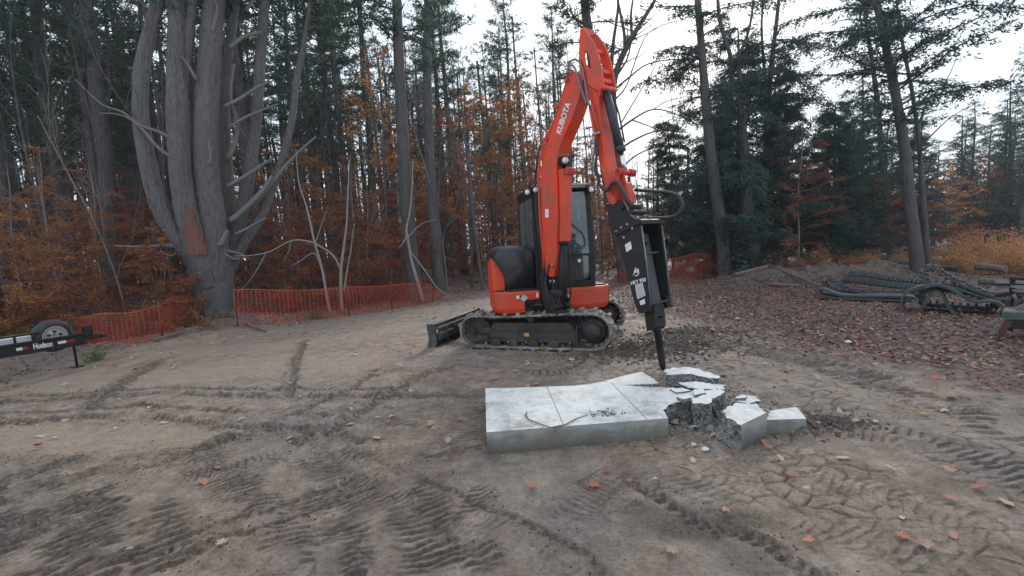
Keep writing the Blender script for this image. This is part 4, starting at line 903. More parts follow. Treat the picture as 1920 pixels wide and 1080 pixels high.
# ---- hammer (hydraulic breaker)
bk = empty('hydraulic_hammer', (0, 0, 0)); bk.parent = ex
ear = [(1136, 381), (1150, 384), (1158, 375), (1168, 374), (1174, 384), (1182, 402), (1196, 413), (1197, 417), (1153, 442), (1147, 428), (1141, 405)]
mb = MB()
for o in (.15, -.12): mb.prism(T(o, *ear), -nN*.03)
e2 = T(.12, (1150, 418), (1188, 404), (1196, 414), (1154, 438)); mb.prism(e2, -nN*.24)
mb.cyl(*[T(o, (1163, 388))[0] if o > 0 else T(.19, (1163, 388))[0]-nN*.38 for o in (.19, -.19)], .038, 18); d0 = T(.16, (1180, 398))[0]; mb.cyl(d0, d0-nN*.32, .030, 18)
build('mounting_bracket', mb, M['black'], bk, .005)
mb = MB(); rim = T(.152, (1168, 375), (1175, 387), (1183, 403), (1196, 414)); mb.tube(rim, .009, 6); mb.tube([p-nN*.302 for p in rim], .009, 6); build('bracket_rim', mb, M['rail'], bk)
hsd = [(1153, 441), (1198, 416), (1203, 424), (1213, 500), (1221, 574), (1221, 583), (1203, 588), (1196, 586), (1186, 556), (1172, 500), (1160, 462)]
mb = MB(); hw = .20
NEAR = T(hw, *hsd); mb.prism(NEAR, -nN*.025); mb.prism([p-nN*(2*hw-.025) for p in NEAR], -nN*.025)
mb.prism(T(hw-.026, (1153, 441), (1160, 462), (1172, 500), (1186, 556), (1196, 586), (1199, 586), (1176, 500), (1163, 456), (1157, 441)), -nN*(2*hw-.052))
build('side_plate', mb, M['black'], bk, .004)
mb = MB(); tp = T(hw+.03, (1150, 437), (1196, 411), (1203, 412), (1203, 420), (1198, 419), (1153, 443)); mb.prism(tp, -nN*(2*hw+.06)); build('top_plate', mb, M['black'], bk, .004)
mb = MB(); fe = T(hw+.001, (1203, 423), (1213, 500), (1221, 574)); mb.tube(fe, .008, 6); mb.tube([p-nN*(2*hw+.002) for p in fe], .008, 6); build('front_edge', mb, M['rail'], bk)
for u, v in ((1196, 411), (1176, 424), (1165, 430), (1156, 437)): c = T(hw+.0, (u, v))[0]; build('bolt', MB().cyl(c+uZ*.0, c+uZ*.035, .019, 8), M['steel'], bk)
for u, v in ((1197, 412),): c = T(hw, (u, v))[0]-nN*(2*hw); build('bolt', MB().cyl(c, c+uZ*.035, .019, 8), M['steel'], bk)
for u, v in ((1187, 428), (1171, 445)): c = T(hw+.01, (u, v))[0]; build('bolt', MB().cyl(c, c+nN*.02, .016, 8), M['steel'], bk)
# hammer body inside the housing
t0, t1, t2 = T(.0, (1196, 428), (1208, 500), (1226, 584)); mb = MB()
d_ = (t2-t0)/np.linalg.norm(t2-t0); a1 = sS-d_*(sS @ d_); a1 /= np.linalg.norm(a1); L_ = np.linalg.norm(t2-t0)
mb.box((t0+t2)/2+a1*.0-d_*-.03, (.16, .20, L_*.92), (a1, nN, d_)); build('hammer_body', mb, M['hood'], bk, .03)
for q in (.32, .9): c = t0+(t2-t0)*q+a1*.10; build('cross_bar', MB().box(c, (.03, 2*hw-.05, .025), (a1, nN, uZ)), M['grime'], bk, .003)
c = t0+(t2-t0)*.2+a1*.085; build('grease_cap', MB().cyl(c, c+a1*.02, .02, 10), M['black'], bk)
mb = MB(); lb = T(.105, (1206, 572), (1226, 572), (1230, 614), (1227, 620), (1212, 620), (1209, 600)); mb.prism(lb, -nN*.21); build('front_head', mb, M['black'], bk, .012)
c = T(.108, (1222, 592))[0]; 
t3 = T(0, (1230, 595))[0]; build('retaining_pin', MB().cyl(t3+a1*.07, t3+a1*.125, .016, 10), M['blackclean'], bk)
far = T(hw, (1214, 560), (1222, 562), (1226, 583), (1216, 585)); mb = MB(); mb.prism([p-nN*(2*hw-.03) for p in far], -nN*.05); build('guard_foot', mb, M['grime'], bk, .004)
g0 = T(0, (1231, 612))[0]; tipz = np.array([PL(1244, 700, 0)[0], PL(1244, 700, 0)[1], .03]); dx = (tipz-g0)
mb = MB(); mb.tube([g0, g0+dx*.12, g0+dx*.13, g0+dx*.80, g0+dx*.93, g0+dx*1.0], [.052, .052, .042, .042, .034, .020], 20); build('chisel', mb, M['black'], bk)
def decal(name, mt, pts, off=.003):
    mb = MB(); mb.prism(T(hw+off, *pts), -nN*.002); return build(name, mb, M[mt], bk)
decal('warning_label', 'white', [(1171.5, 459), (1182, 452.5), (1185, 466), (1174.5, 473)]); decal('specification_label', 'label', [(1190.5, 534.5), (1204.5, 530), (1210.5, 554), (1195, 561)]); decal('warning_label', 'white', [(1198.5, 565), (1208.5, 560), (1210, 569.5), (1201, 572.5)])
for k in range(6):
    y0 = 538+k*3.4; decal('label_line', 'groove', [(1193+k*.8, y0+1.0), (1204+k*.9, y0-2.6), (1204.2+k*.9, y0-1.6), (1193.2+k*.8, y0+2.0)], .0045)
decal('emblem', 'white', [(1186.5, 518), (1191.5, 500), (1194, 512), (1190.5, 511)]); decal('emblem', 'white', [(1193.5, 505), (1197, 503), (1198.5, 514), (1196, 514)]); decal('emblem', 'white', [(1191, 516), (1196, 514.5), (1196.5, 516.5), (1190.5, 518.5)])
b0, b1 = T(hw+.004, (1189, 530), (1204, 526)); xd = b1-b0; ud = T(hw, (1195, 510))[0]-T(hw, (1198, 530))[0]
put_text('lettering', 'HKY 950', .062, (b0+b1)/2, xd, ud, M['white'], bk, .0015)

rng = np.random.RandomState(17); mb = MB()
for b0 in (-.93, .63):
    for k in range(170):
        a = rng.uniform(-1.0, 1.05); z = .05+rng.rand()**2*.12; mb.sphere(UC(a, b0+rng.uniform(-.02, .28), z), rng.uniform(.008, .026), 6, 4, (1, 1, .7))
for k in range(60): mb.sphere(UC(rng.uniform(-.9, .9), -.90+rng.uniform(-.05, .2), .605), rng.uniform(.006, .018), 6, 4, (1, 1, .6))
tag(build('packed_mud', mb, M['soil'], ex, recalc=False), None, kind='stuff')
# ------------------------------------------------------------------ vegetation
def kites(C, D, L, Wd, rng, up=.0, fold=0):
    """leaf blades: centres C (n,3), directions D (n,3); normals random, biased to +z by up; returns verts, faces (quads)"""
    n = len(C); D = D/(np.linalg.norm(D, axis=1, keepdims=True)+1e-9); R = rng.normal(size=(n, 3)); R[:, 2] += up*3
    S = np.cross(D, R); S /= (np.linalg.norm(S, axis=1, keepdims=True)+1e-9); L = np.broadcast_to(L, (n,))[:, None]; Wd = np.broadcast_to(Wd, (n,))[:, None]
    v = np.stack([C-D*L*.5, C-D*L*.05+S*Wd*.5, C+D*L*.5, C-D*L*.05-S*Wd*.5], 1)
    return v.reshape(-1, 3), np.arange(4*n).reshape(n, 4)
def bent(p0, d, length, n, rng, wob=.12, grav=0.):
    """points of a limb starting at p0 in direction d"""
    P = [np.array(p0, float)]; d = np.array(d, float); d /= np.linalg.norm(d)
    for i in range(n):
        d = d+rng.normal(0, wob, 3)+np.array([0, 0, grav]); d /= np.linalg.norm(d); P.append(P[-1]+d*length/n)
    return P
def rdir(rng, el0, el1, az=None):
    a = rng.uniform(0, 2*math.pi) if az is None else az; e = rd(rng.uniform(el0, el1)); return np.array([math.cos(a)*math.cos(e), math.sin(a)*math.cos(e), math.sin(e)])
def along(P, q):
    q = q*(len(P)-1); i = min(int(q), len(P)-2); return P[i]*(1-(q-i))+P[i+1]*(q-i), P[i+1]-P[i]
def crown_obj(name, v, f, mt, parent): return link(name, npmesh(name, v, f), mt, parent)
def proto(name, trunk, crown, mt_t, mt_c, cname='crown'):
    root = bpy.data.objects.new(name, None); col.objects.link(root); build('trunk', trunk, mt_t, root, local=True, recalc=False)
    if crown is not None: crown_obj(cname, crown[0], crown[1], mt_c, root)
    return root
def pine(seed, H=19, r0=.22, live=.34, blen=2.7, dens=1.0, mt='barkdark', sides=9):
    rng = np.random.RandomState(seed); mb = MB(); n = 12; P = [np.array([0, 0, -.3])]
    for i in range(n): P.append(P[-1]+np.array([rng.normal(0, .05), rng.normal(0, .05), (H+.3)/n]))
    mb.tube(P, [r0*(1.18 if i == 0 else 1)*(1-.88*(i/n)**1.15) for i in range(n+1)], sides)
    for k in range(int(26)):                                   # dead stubs and sticks below the live crown
        q = rng.uniform(.12, live+.1); p, _ = along(P, q); L = rng.uniform(.3, 1.6); mb.tube(bent(p, rdir(rng, -15, 20), L, 3, rng, .12), [.018, .013, .009, .004], 4, False)
    C = []; D = []
    nb = int(66*dens)
    for k in range(nb):
        q = live+(1-live)*(k+rng.rand())/nb; p, _ = along(P, min(q, .995)); ln = blen*(1.05-q)**.55*rng.uniform(.55, 1.25)+.3
        az = rng.uniform(0, 6.28); b = bent(p, rdir(rng, 0, 28, az), ln, 5, rng, .12, .03); mb.tube(b, [.035*(1-.85*i/5)*(1.2-q) +.004 for i in range(6)], 4, False)
        for j in range(int(6+ln*5)):
            t = rng.uniform(.30, 1); c, d = along(b, t); s = rdir(rng, -10, 35); tw = bent(c, d/np.linalg.norm(d)*.6+s, rng.uniform(.2, .55), 1, rng, .1)
            m = 9; cc = tw[0][None]*(1-np.linspace(.3, 1.05, m)[:, None])+tw[1][None]*np.linspace(.3, 1.05, m)[:, None]
            C.append(cc+rng.normal(0, .05, (m, 3))); D.append((tw[1]-tw[0])[None]/.4+rng.normal(0, .8, (m, 3)))
    C = np.concatenate(C); D = np.concatenate(D); v, f = kites(C, D, rng.uniform(.14, .30, len(C)), rng.uniform(.03, .055, len(C)), rng)
    return proto('pine_tree', mb, (v, f), M[mt], M['needles'])
def hemlock(seed, H=9, r0=.12, low=.12, blen=3.0, droop=-.05, nb=105, sp=1.9, wide=1.0):
    """conifer with flat drooping sprays"""
    rng = np.random.RandomState(seed); mb = MB(); n = 9; P = [np.array([0, 0, -.2])]
    for i in range(n): P.append(P[-1]+np.array([rng.normal(0, .05), rng.normal(0, .05), (H+.2)/n]))
    mb.tube(P, [r0*(1-.9*i/n)+.01 for i in range(n+1)], 9); C = []; D = []
    for k in range(nb):
        q = low+(1-low)*((k+rng.rand())/nb)**1.05; p, _ = along(P, min(q, .99)); ln = blen*((1.03-q)**.75)*rng.uniform(.5, 1.2)+.25
        b = bent(p, rdir(rng, 5, 38), ln, 6, rng, .13, droop*1.8); mb.tube(b, [.028*(1-.9*i/6)*(1.2-q)+.003 for i in range(7)], 4, False)
        for j in range(int((6+ln*9)*sp)):
            t = rng.uniform(.15, 1); c, d = along(b, t); d = d/np.linalg.norm(d); side = np.cross(d, [0, 0, 1.])*(1 if rng.rand() < .5 else -1); tl = rng.uniform(.2, .75)*(1.15-t*.5)
            e = c+(side*.8+d*.7+np.array([0, 0, rng.uniform(-.7, .05)]))*tl; m = int(8+tl*16); qq = rng.rand(m)[:, None]
            C.append(c*(1-qq)+e*qq+rng.normal(0, .045, (m, 3))); D.append((e-c)[None]+rng.normal(0, .25, (m, 3)))
    C = np.concatenate(C); D = np.concatenate(D); v, f = kites(C, D, rng.uniform(.06, .15, len(C)), rng.uniform(.022, .05, len(C)), rng, .15)
    return proto('hemlock_tree', mb, (v, f), M['barkdark'], M['hemlock'])
def beech(seed, H=5, r0=.035, nb=26, blen=1.7, low=.15, leaf='beech', mt='barkpale', dens=1., lean=.05, name='beech_sapling', size=(.05, .095), keep=.85):
    """understorey tree with layered horizontal leafy boughs"""
    rng = np.random.RandomState(seed); mb = MB(); n = 8; P = [np.array([0, 0, -.15])]; ln_ = rng.normal(0, lean, 2)
    for i in range(n): P.append(P[-1]+np.array([ln_[0]+rng.normal(0, .05), ln_[1]+rng.normal(0, .05), (H+.15)/n]))
    mb.tube(P, [r0*(1-.85*i/n)+.003 for i in range(n+1)], 6); C = []; D = []
    for k in range(nb):
        q = low+(1-low)*rng.rand()**.9; p, _ = along(P, min(q, .98)); L = blen*(1.2-q)*rng.uniform(.4, 1.2)+.2; b = bent(p, rdir(rng, 0, 32), L, 5, rng, .16, -.035)
        mb.tube(b, [.013*(1-.85*i/5)*(1.3-q)+.0025 for i in range(6)], 3, False)
        if rng.rand() > keep: continue
        for j in range(int(L*11*dens)+3):
            t = rng.uniform(.2, 1); c, d = along(b, t); tw = bent(c, d/np.linalg.norm(d)+rdir(rng, -8, 12), rng.uniform(.15, .5), 2, rng, .15); mb.tube(tw, [.004, .003, .002], 3, False)
            m = 8; qq = rng.rand(m)[:, None]; C.append(tw[0]*(1-qq)+tw[-1]*qq+rng.normal(0, .05, (m, 3))*np.array([1, 1, .4])); D.append(rng.normal(0, 1, (m, 3))*np.array([1, 1, .45])+np.array([0, 0, -.35]))
    if C:
        C = np.concatenate(C); D = np.concatenate(D); cr = kites(C, D, rng.uniform(size[0], size[1], len(C)), rng.uniform(size[0]*.55, size[1]*.55, len(C)), rng, .35)
    else: cr = None
    return proto(name, mb, cr, M[mt], M[leaf])
def bare(seed, H=11, r0=.09, fork=.3, name='bare_tree', mt='barkdark', nb=13, spread=34, leaves=0, leaf='gold', nsub=6):
    rng = np.random.RandomState(seed); mb = MB(); C = []; D = []
    def limb(p, d, L, r, lv):
        P = bent(p, d, L, 7, rng, .07 if lv == 0 else .13, .02 if lv else 0); mb.tube(P, [r*(1-.75*i/7)+.0015 for i in range(8)], (8, 5, 4, 3)[lv], False)
        if lv < 3:
            for k in range((nb, nsub, 4)[lv]):
                q = rng.uniform(fork if lv == 0 else .2, .97); c, dd = along(P, q); dd = dd/np.linalg.norm(dd); s = dd*1.0+rdir(rng, 0, 40)*math.tan(rd(spread+10*lv)); limb(c, s, L*rng.uniform(.30, .5)*(1.15-q*.4), r*(1-.72*q)*.42, lv+1)
        if lv >= 2 and leaves:
            for k in range(rng.poisson(leaves)): c, dd = along(P, rng.uniform(.3, 1)); C.append(c+rng.normal(0, .04, 3)); D.append(rng.normal(0, 1, 3))
    limb(np.array([0, 0, -.2]), np.array([rng.normal(0, .04), rng.normal(0, .04), 1]), H, r0, 0)
    cr = None
    if C: C = np.array(C); cr = kites(C, np.array(D), rng.uniform(.07, .12, len(C)), rng.uniform(.04, .08, len(C)), rng)
    return proto(name, mb, cr, M[mt], M[leaf])
def shrub(seed, H=1.3, R=.8, n=1500, leaf='shrub', name='shrub', size=(.05, .10), stems=14):
    rng = np.random.RandomState(seed); mb = MB(); C = []
    for k in range(stems):
        b = bent([rng.normal(0, R*.25), rng.normal(0, R*.25), -.05], rdir(rng, 45, 88), H*rng.uniform(.6, 1.15), 4, rng, .14); mb.tube(b, [.008, .006, .005, .003, .002], 3, False)
        for j in range(n//stems): c, d = along(b, rng.uniform(.2, 1)); C.append(c+rng.normal(0, R*.20, 3)*np.array([1, 1, .6]))
    C = np.array(C); C = C[C[:, 2] > 0]; v, f = kites(C, rng.normal(0, 1, (len(C), 3)), rng.uniform(size[0], size[1], len(C)), rng.uniform(size[0]*.5, size[1]*.6, len(C)), rng, .2)
    r = proto(name, mb, (v, f), M['wood'], M[leaf], 'foliage'); r.children[0].name = 'stems'; return r
PR = {'pine': [pine(1), pine(2, 21, .26, .36, 3.0), pine(3, 17, .18, .45, 2.2), pine(4, 20, .2, .30, 2.8, 1.1)],
      'bare': [bare(21, 11, .10), bare(22, 9, .06, .35), bare(23, 13, .11, .4, leaves=0), bare(24, 8, .045, .3, nb=10)],
      'turn': [bare(31, 9, .07, .25, leaves=7, leaf='gold', name='turning_maple', nb=14), bare(32, 8, .06, .2, leaves=8, leaf='gold', name='turning_maple', nb=14)],
      'hem': [hemlock(11, 9.5), hemlock(12, 8, .10, .08, 2.6), hemlock(13, 11, .14, .18, 3.2)],
      'fir': [hemlock(14, 11, .16, .12, 2.2, -.01, 80, .8)],
      'beech': [beech(41, dens=1.7, mt='barkgrey'), beech(42, 6.5, .045, 34, 2.0, .2, dens=1.6), beech(43, 4, .03, 28, 1.7, .1, dens=1.8, mt='barkgrey'), beech(44, 7.5, .05, 30, 1.9, .3, dens=1.5, mt='barkdark'), beech(45, 3, .02, 22, 1.4, .06, dens=1.6, mt='barkgrey')],
      'shrub': [shrub(51), shrub(52, 1.0, .9, 1300), shrub(53, 1.7, .9, 1500)], 'green': [shrub(54, .45, .5, 420, 'green', 'weed_clump', (.04, .09), 10)],
      'thin': [bare(61, 7, .03, .3, name='bare_sapling', nb=9, nsub=4), bare(62, 9, .045, .35, name='bare_sapling', nb=9, nsub=4, mt='barkgrey'), bare(63, 6, .025, .25, name='bare_sapling', mt='barkpale', nb=8, nsub=4)]}
used = set()
def plant(kind, i, x, y, rz, sc, label, cat, group=None, dz=0):
    p = PR[kind][i % len(PR[kind])]; z = (gz(x, y) if math.hypot(x, y) < 24 else -.05)+dz; key = (kind, i % len(PR[kind]))
    if key in used: o = dup(p, (x, y, z), rz, sc)
    else: used.add(key); o = p; o.location = (x, y, z); o.rotation_euler = (0, 0, rz); o.scale = (sc,)*3
    for k in ('group',):
        if k in o: del o[k]
    return tag(o, label, cat, group)
# ---- the great many-stemmed tree
def vline(pl, uvw, off=0, k=4):
    """traced centre line -> points and radii on plane pl (u, v, width px)"""
    P = [pl(u, v, off) for u, v, w in uvw]; D_ = [abs((p-CAM) @ CF) for p in P]; R = [w/2*d/F0*.97*d/np.linalg.norm(p-CAM) for (u, v, w), d, p in zip(uvw, D_, P)]
    P = [2*P[0]-P[1]]+P+[2*P[-1]-P[-2]]; R = [R[0]]+R+[R[-1]]; oP = []; oR = []
    for i in range(1, len(P)-2):
        for t in np.linspace(0, 1, k, endpoint=False):
            a, b, c, d = P[i-1:i+3]; oP.append(.5*((2*b)+(-a+c)*t+(2*a-5*b+4*c-d)*t*t+(-a+3*b-3*c+d)*t**3)); oR.append(R[i]*(1-t)+R[i+1]*t)
    oP.append(P[-2]); oR.append(R[-2]); return oP, oR
hb = G(402, 608); HP = facing(hb[0], hb[1])
hero = empty('old_tree', (hb[0], hb[1], 0), 'huge grey old tree, thick upright stems from one trunk, red wood bared at the fork', 'tree')
mb = MB(); P, R = vline(HP, [(402, 622, 116), (402, 606, 96), (402, 590, 88), (400, 560, 85), (398, 530, 86), (394, 505, 88), (390, 480, 80), (388, 462, 56), (388, 450, 20)], 0, 12)
mb.tube(P, R, 72, True, True, wob=.09, seed=3); build('trunk', mb, M['bark'], hero)
stems = [([(392, 535, 30), (368, 498, 38), (335, 450, 40), (306, 400, 38), (285, 340, 38), (270, 270, 36), (263, 200, 33), (268, 120, 32), (283, 50, 31), (298, -10, 29), (320, -110, 22), (345, -220, 10)], .10),
         ([(392, 540, 40), (378, 495, 50), (362, 440, 51), (348, 390, 50), (339, 320, 49), (335, 250, 47), (333, 190, 46), (330, 120, 40), (331, 50, 37), (332, -10, 34), (334, -110, 24), (338, -240, 10)], .26),
         ([(402, 540, 40), (408, 495, 50), (401, 440, 52), (394, 380, 52), (388, 300, 52), (386, 220, 52), (389, 150, 50), (394, 80, 47), (402, 0, 44), (414, -80, 36), (430, -180, 22), (445, -280, 8)], .22),
         ([(340, 200, 30), (343, 150, 32), (350, 90, 30), (355, 40, 28), (362, -20, 26), (374, -120, 18), (385, -240, 8)], .18),
         ([(418, 520, 36), (436, 460, 30), (453, 400, 28), (468, 320, 26), (481, 220, 24), (488, 120, 23), (494, 30, 22), (502, -60, 19), (512, -200, 8)], -.30),
         ([(422, 520, 30), (455, 460, 22), (494, 400, 18), (522, 320, 16), (546, 230, 15), (556, 150, 14), (568, 90, 12), (580, 20, 10), (590, -80, 5)], -.12),
         ([(425, 510, 36), (428, 400, 28), (424, 300, 26), (420, 200, 25), (425, 120, 22), (440, 20, 18), (450, -90, 12)], -.55)]
for i, (c, off) in enumerate(stems):
    P, R = vline(HP, c, off, 11 if i < 3 else 6); mb = MB(); mb.tube(P, R, 56 if i < 3 else 28, True, True, wob=.09, seed=11+i); build('stem', mb, M['bark'], hero)
dead = [([(470, 390, 10), (500, 355, 9), (545, 300, 7), (592, 256, 3)], .1), ([(430, 415, 14), (455, 395, 13), (490, 360, 11), (510, 330, 8)], .25), ([(345, 465, 13), (320, 460, 11), (270, 463, 8), (215, 461, 4)], .2), ([(330, 265, 10), (300, 248, 8), (262, 235, 8), (230, 210, 6), (190, 195, 4), (140, 148, 2)], .35),
        ([(335, 300, 9), (300, 280, 8), (260, 235, 6), (225, 215, 4), (185, 212, 2)], .38), ([(425, 350, 10), (460, 330, 9), (490, 310, 7), (515, 295, 4)], .25), ([(428, 240, 8), (460, 220, 7), (495, 205, 5), (520, 195, 3)], .2), ([(420, 200, 10), (450, 185, 9), (480, 165, 7), (515, 150, 3)], .3),
        ([(398, 60, 10), (403, 40, 9), (408, 15, 8), (402, 0, 4)], .45), ([(430, 90, 12), (455, 70, 10), (490, 60, 8)], .1), ([(368, 150, 7), (355, 125, 6), (340, 105, 3)], .5), ([(392, 310, 8), (395, 290, 9), (390, 265, 5)], .48), ([(395, 290, 6), (400, 272, 3)], .48),
        ([(410, 462, 16), (418, 450, 14), (426, 432, 9)], .45), ([(425, 300, 12), (440, 270, 12), (445, 230, 10), (432, 180, 8), (438, 120, 6)], -.1), ([(440, 440, 8), (470, 425, 6), (500, 408, 3)], .3), ([(320, 240, 7), (335, 225, 6), (325, 205, 3)], .4),
        ([(425, 470, 8), (450, 476, 5), (470, 486, 2)], .4), ([(420, 475, 7), (440, 486, 5), (462, 482, 2)], .45), ([(330, 475, 6), (318, 480, 4), (300, 470, 2)], .4), ([(300, 30, 8), (270, 10, 6), (245, -20, 3)], .1), ([(460, 20, 9), (480, -10, 7), (500, -60, 3)], -.2)]
for c, off in dead: P, R = vline(HP, c, off, 3); mb = MB(); mb.tube(P, R, 7, True, True); build('dead_branch', mb, M['wood'], hero)
# bared wood patch: a shell just proud of the stem it belongs to
P, R = vline(HP, stems[1][0], stems[1][1], 5); mb = MB(); vs = []; seg = 16; lv = [i for i, p in enumerate(P) if HP.p is not None and 0 <= i < 9]
vw = CAM-hb; vw[2] = 0; vw /= np.linalg.norm(vw); sw = np.cross(vw, [0, 0, 1.])
k = 0
zt_, zb_ = HP(355, 394, .5)[2], HP(380, 478, .5)[2]; nl = 12
for i in range(nl+1):
    q = i/nl; z = zb_+(zt_-zb_)*q; j = min(range(len(P)), key=lambda a: abs(P[a][2]-z)); j2 = j+1 if P[j][2] < z and j+1 < len(P) else j-1
    t = 0 if P[j2][2] == P[j][2] else (z-P[j][2])/(P[j2][2]-P[j][2]); c = P[j]*(1-t)+P[j2]*t; r_ = (R[j]*(1-t)+R[j2]*t)*1.04+.018
    a0 = -1.0+.45*q+.16*math.sin(i*2.1); a1 = 1.05-1.0*q+.22*math.sin(i*1.7+1)
    for s_ in range(seg+1): a = a0+(a1-a0)*s_/seg; vs.append(c+(vw*math.cos(a)-sw*math.sin(a)*-1)*(r_-.02*(s_ in (0, seg))))
mb.add(vs, [(i*(seg+1)+k, i*(seg+1)+k+1, (i+1)*(seg+1)+k+1, (i+1)*(seg+1)+k) for i in range(nl) for k in range(seg)], True); build('bared_wood', mb, M['barkred'], hero, recalc=True)
# roots
mb = MB(); rng = np.random.RandomState(8)
for k in range(9):
    a = -math.pi/2+.34+(k-4)*.62; d = np.array([math.cos(a), math.sin(a), 0]); mb.tube([hb+d*.30+uZ*.52, hb+d*.48+uZ*.26, hb+d*.66+uZ*.12, hb+d*.95-uZ*.03], [.14, .12, .09, .05], 10)
build('root', mb, M['bark'], hero)
# live crown high above, only its lowest needles hang into view
rng = np.random.RandomState(77); C = []; D = []; mb = MB()
for (c, off) in stems:
    P, R = vline(HP, c, off, 4); zt_ = P[-1][2]
    for k in range(20):
        q = rng.uniform(.80, 1); p, _ = along(P, q); b = bent(p, rdir(rng, 0, 35), rng.uniform(1.2, 2.6), 5, rng, .14, .01); mb.tube(b, [.04, .032, .024, .016, .010, .004], 4, False)
        for j in range(18):
            c_, d = along(b, rng.uniform(.3, 1)); m_ = 10; e = c_+rdir(rng, -20, 40)*.4; qq = rng.rand(m_)[:, None]; C.append(c_*(1-qq)+e*qq+rng.normal(0, .05, (m_, 3))); D.append((e-c_)[None]*2+rng.normal(0, .7, (m_, 3)))
build('branches', mb, M['barkdark'], hero); C = np.concatenate(C); D = np.concatenate(D); v, f = kites(C, D, rng.uniform(.14, .28, len(C)), rng.uniform(.03, .055, len(C)), rng); crown_obj('crown', v-np.array(hero.location), f, M['needles'], hero)

# ---- single trees that can be told apart, traced trunk + own crown
def traced(name, label, cat, base, line, mt='barkgrey', off=0, sides=12, extra=(), foliage=None, seed=0, group=None):
    b = base; pl = facing(b[0], b[1]); o = empty(name, (b[0], b[1], 0), label, cat, group); P, R = vline(pl, line, off, 4); mb = MB(); mb.tube(P, R, sides, True, True, wob=.05, seed=seed)
    for e in extra: p_, r_ = vline(pl, e[0], e[1] if len(e) > 1 else 0, 4); mb.tube(p_, r_, 6, False, True)
    rng = np.random.RandomState(seed+500); C = []; D = []
    if foliage:
        q0, q1, nbr, ln, kind = foliage
        for k in range(nbr):
            q = rng.uniform(q0, q1); p, _ = along(P, q); L = ln*rng.uniform(.4, 1.15); dr = -.08 if kind == 'hemlock' else .02
            bb = bent(p, rdir(rng, 0, 38), L, 6, rng, .13, dr); mb.tube(bb, [.03*(1-.88*i/6)+.003 for i in range(7)], 4, False)
            if kind == 'dead': continue
            for j in range(int(6+L*(14 if kind == 'hemlock' else 6))):
                t = rng.uniform(.15, 1); c, d = along(bb, t); d = d/np.linalg.norm(d)
                if kind == 'hemlock': sd_ = np.cross(d, [0, 0, 1.])*(1 if rng.rand() < .5 else -1); tl = rng.uniform(.2, .7); e = c+(sd_*.8+d*.7+np.array([0, 0, rng.uniform(-.6, .05)]))*tl; m_ = int(8+tl*16)
                else: e = c+(d*.5+rdir(rng, -10, 35))*.35; m_ = 10
                qq = rng.rand(m_)[:, None]; C.append(c*(1-qq)+e*qq+rng.normal(0, .045, (m_, 3))); D.append((e-c)[None]*2+rng.normal(0, .5, (m_, 3)))
    build('trunk', mb, M[mt], o)
    if C:
        C = np.concatenate(C); D = np.concatenate(D); h_ = foliage[4] == 'hemlock'
        v, f = kites(C, D, rng.uniform(.08, .16, len(C)) if h_ else rng.uniform(.14, .28, len(C)), rng.uniform(.025, .05, len(C)) if h_ else rng.uniform(.03, .055, len(C)), rng, .4 if h_ else 0)
        crown_obj('crown', v-np.array(o.location), f, M['hemlock' if h_ else 'needles'], o)
    return o
traced('pine_tree', 'thick straight grey pine trunk, left one of the twin trunks behind the net', 'pine', G(782, 566), [(784, 575, 30), (776, 520, 27), (764, 400, 26), (755, 250, 25), (748, 120, 23), (744, 0, 22), (738, -160, 16), (733, -320, 6)], 'barkdark', 0, 14, (), (.55, .98, 34, 2.6, 'pine'), 1)
traced('pine_tree', 'slimmer straight grey pine trunk, right one of the twin trunks behind the net', 'pine', G(822, 548), [(826, 556, 26), (820, 500, 22), (812, 400, 21), (804, 250, 20), (801, 120, 18), (802, 0, 17), (802, -160, 12), (802, -320, 5)], 'barkgrey', 0, 14, (), (.6, .98, 30, 2.4, 'pine'), 2)
traced('pine_tree', 'dark straight pine trunk among rusty beech leaves left of the huge grey tree', 'pine', G(140, 560)*np.array([1.15, 1.15, 0]), [(142, 560, 22), (136, 480, 20), (130, 380, 19), (132, 260, 17), (140, 130, 15), (150, 0, 13), (158, -160, 8)], 'barkdark', 0, 12, (), (.5, .98, 34, 2.8, 'pine'), 3)
traced('pine_tree', 'dark leaning pine trunk seen between cab and hammer', 'pine', G(1168, 530)*np.array([1.05, 1.05, 0]), [(1176, 545, 34), (1168, 480, 30), (1152, 400, 28), (1138, 320, 26), (1125, 220, 24), (1112, 120, 23), (1098, 20, 20), (1088, -100, 16), (1080, -260, 6)], 'barkdark', 0, 12, (), (.55, .98, 26, 2.4, 'pine'), 4)
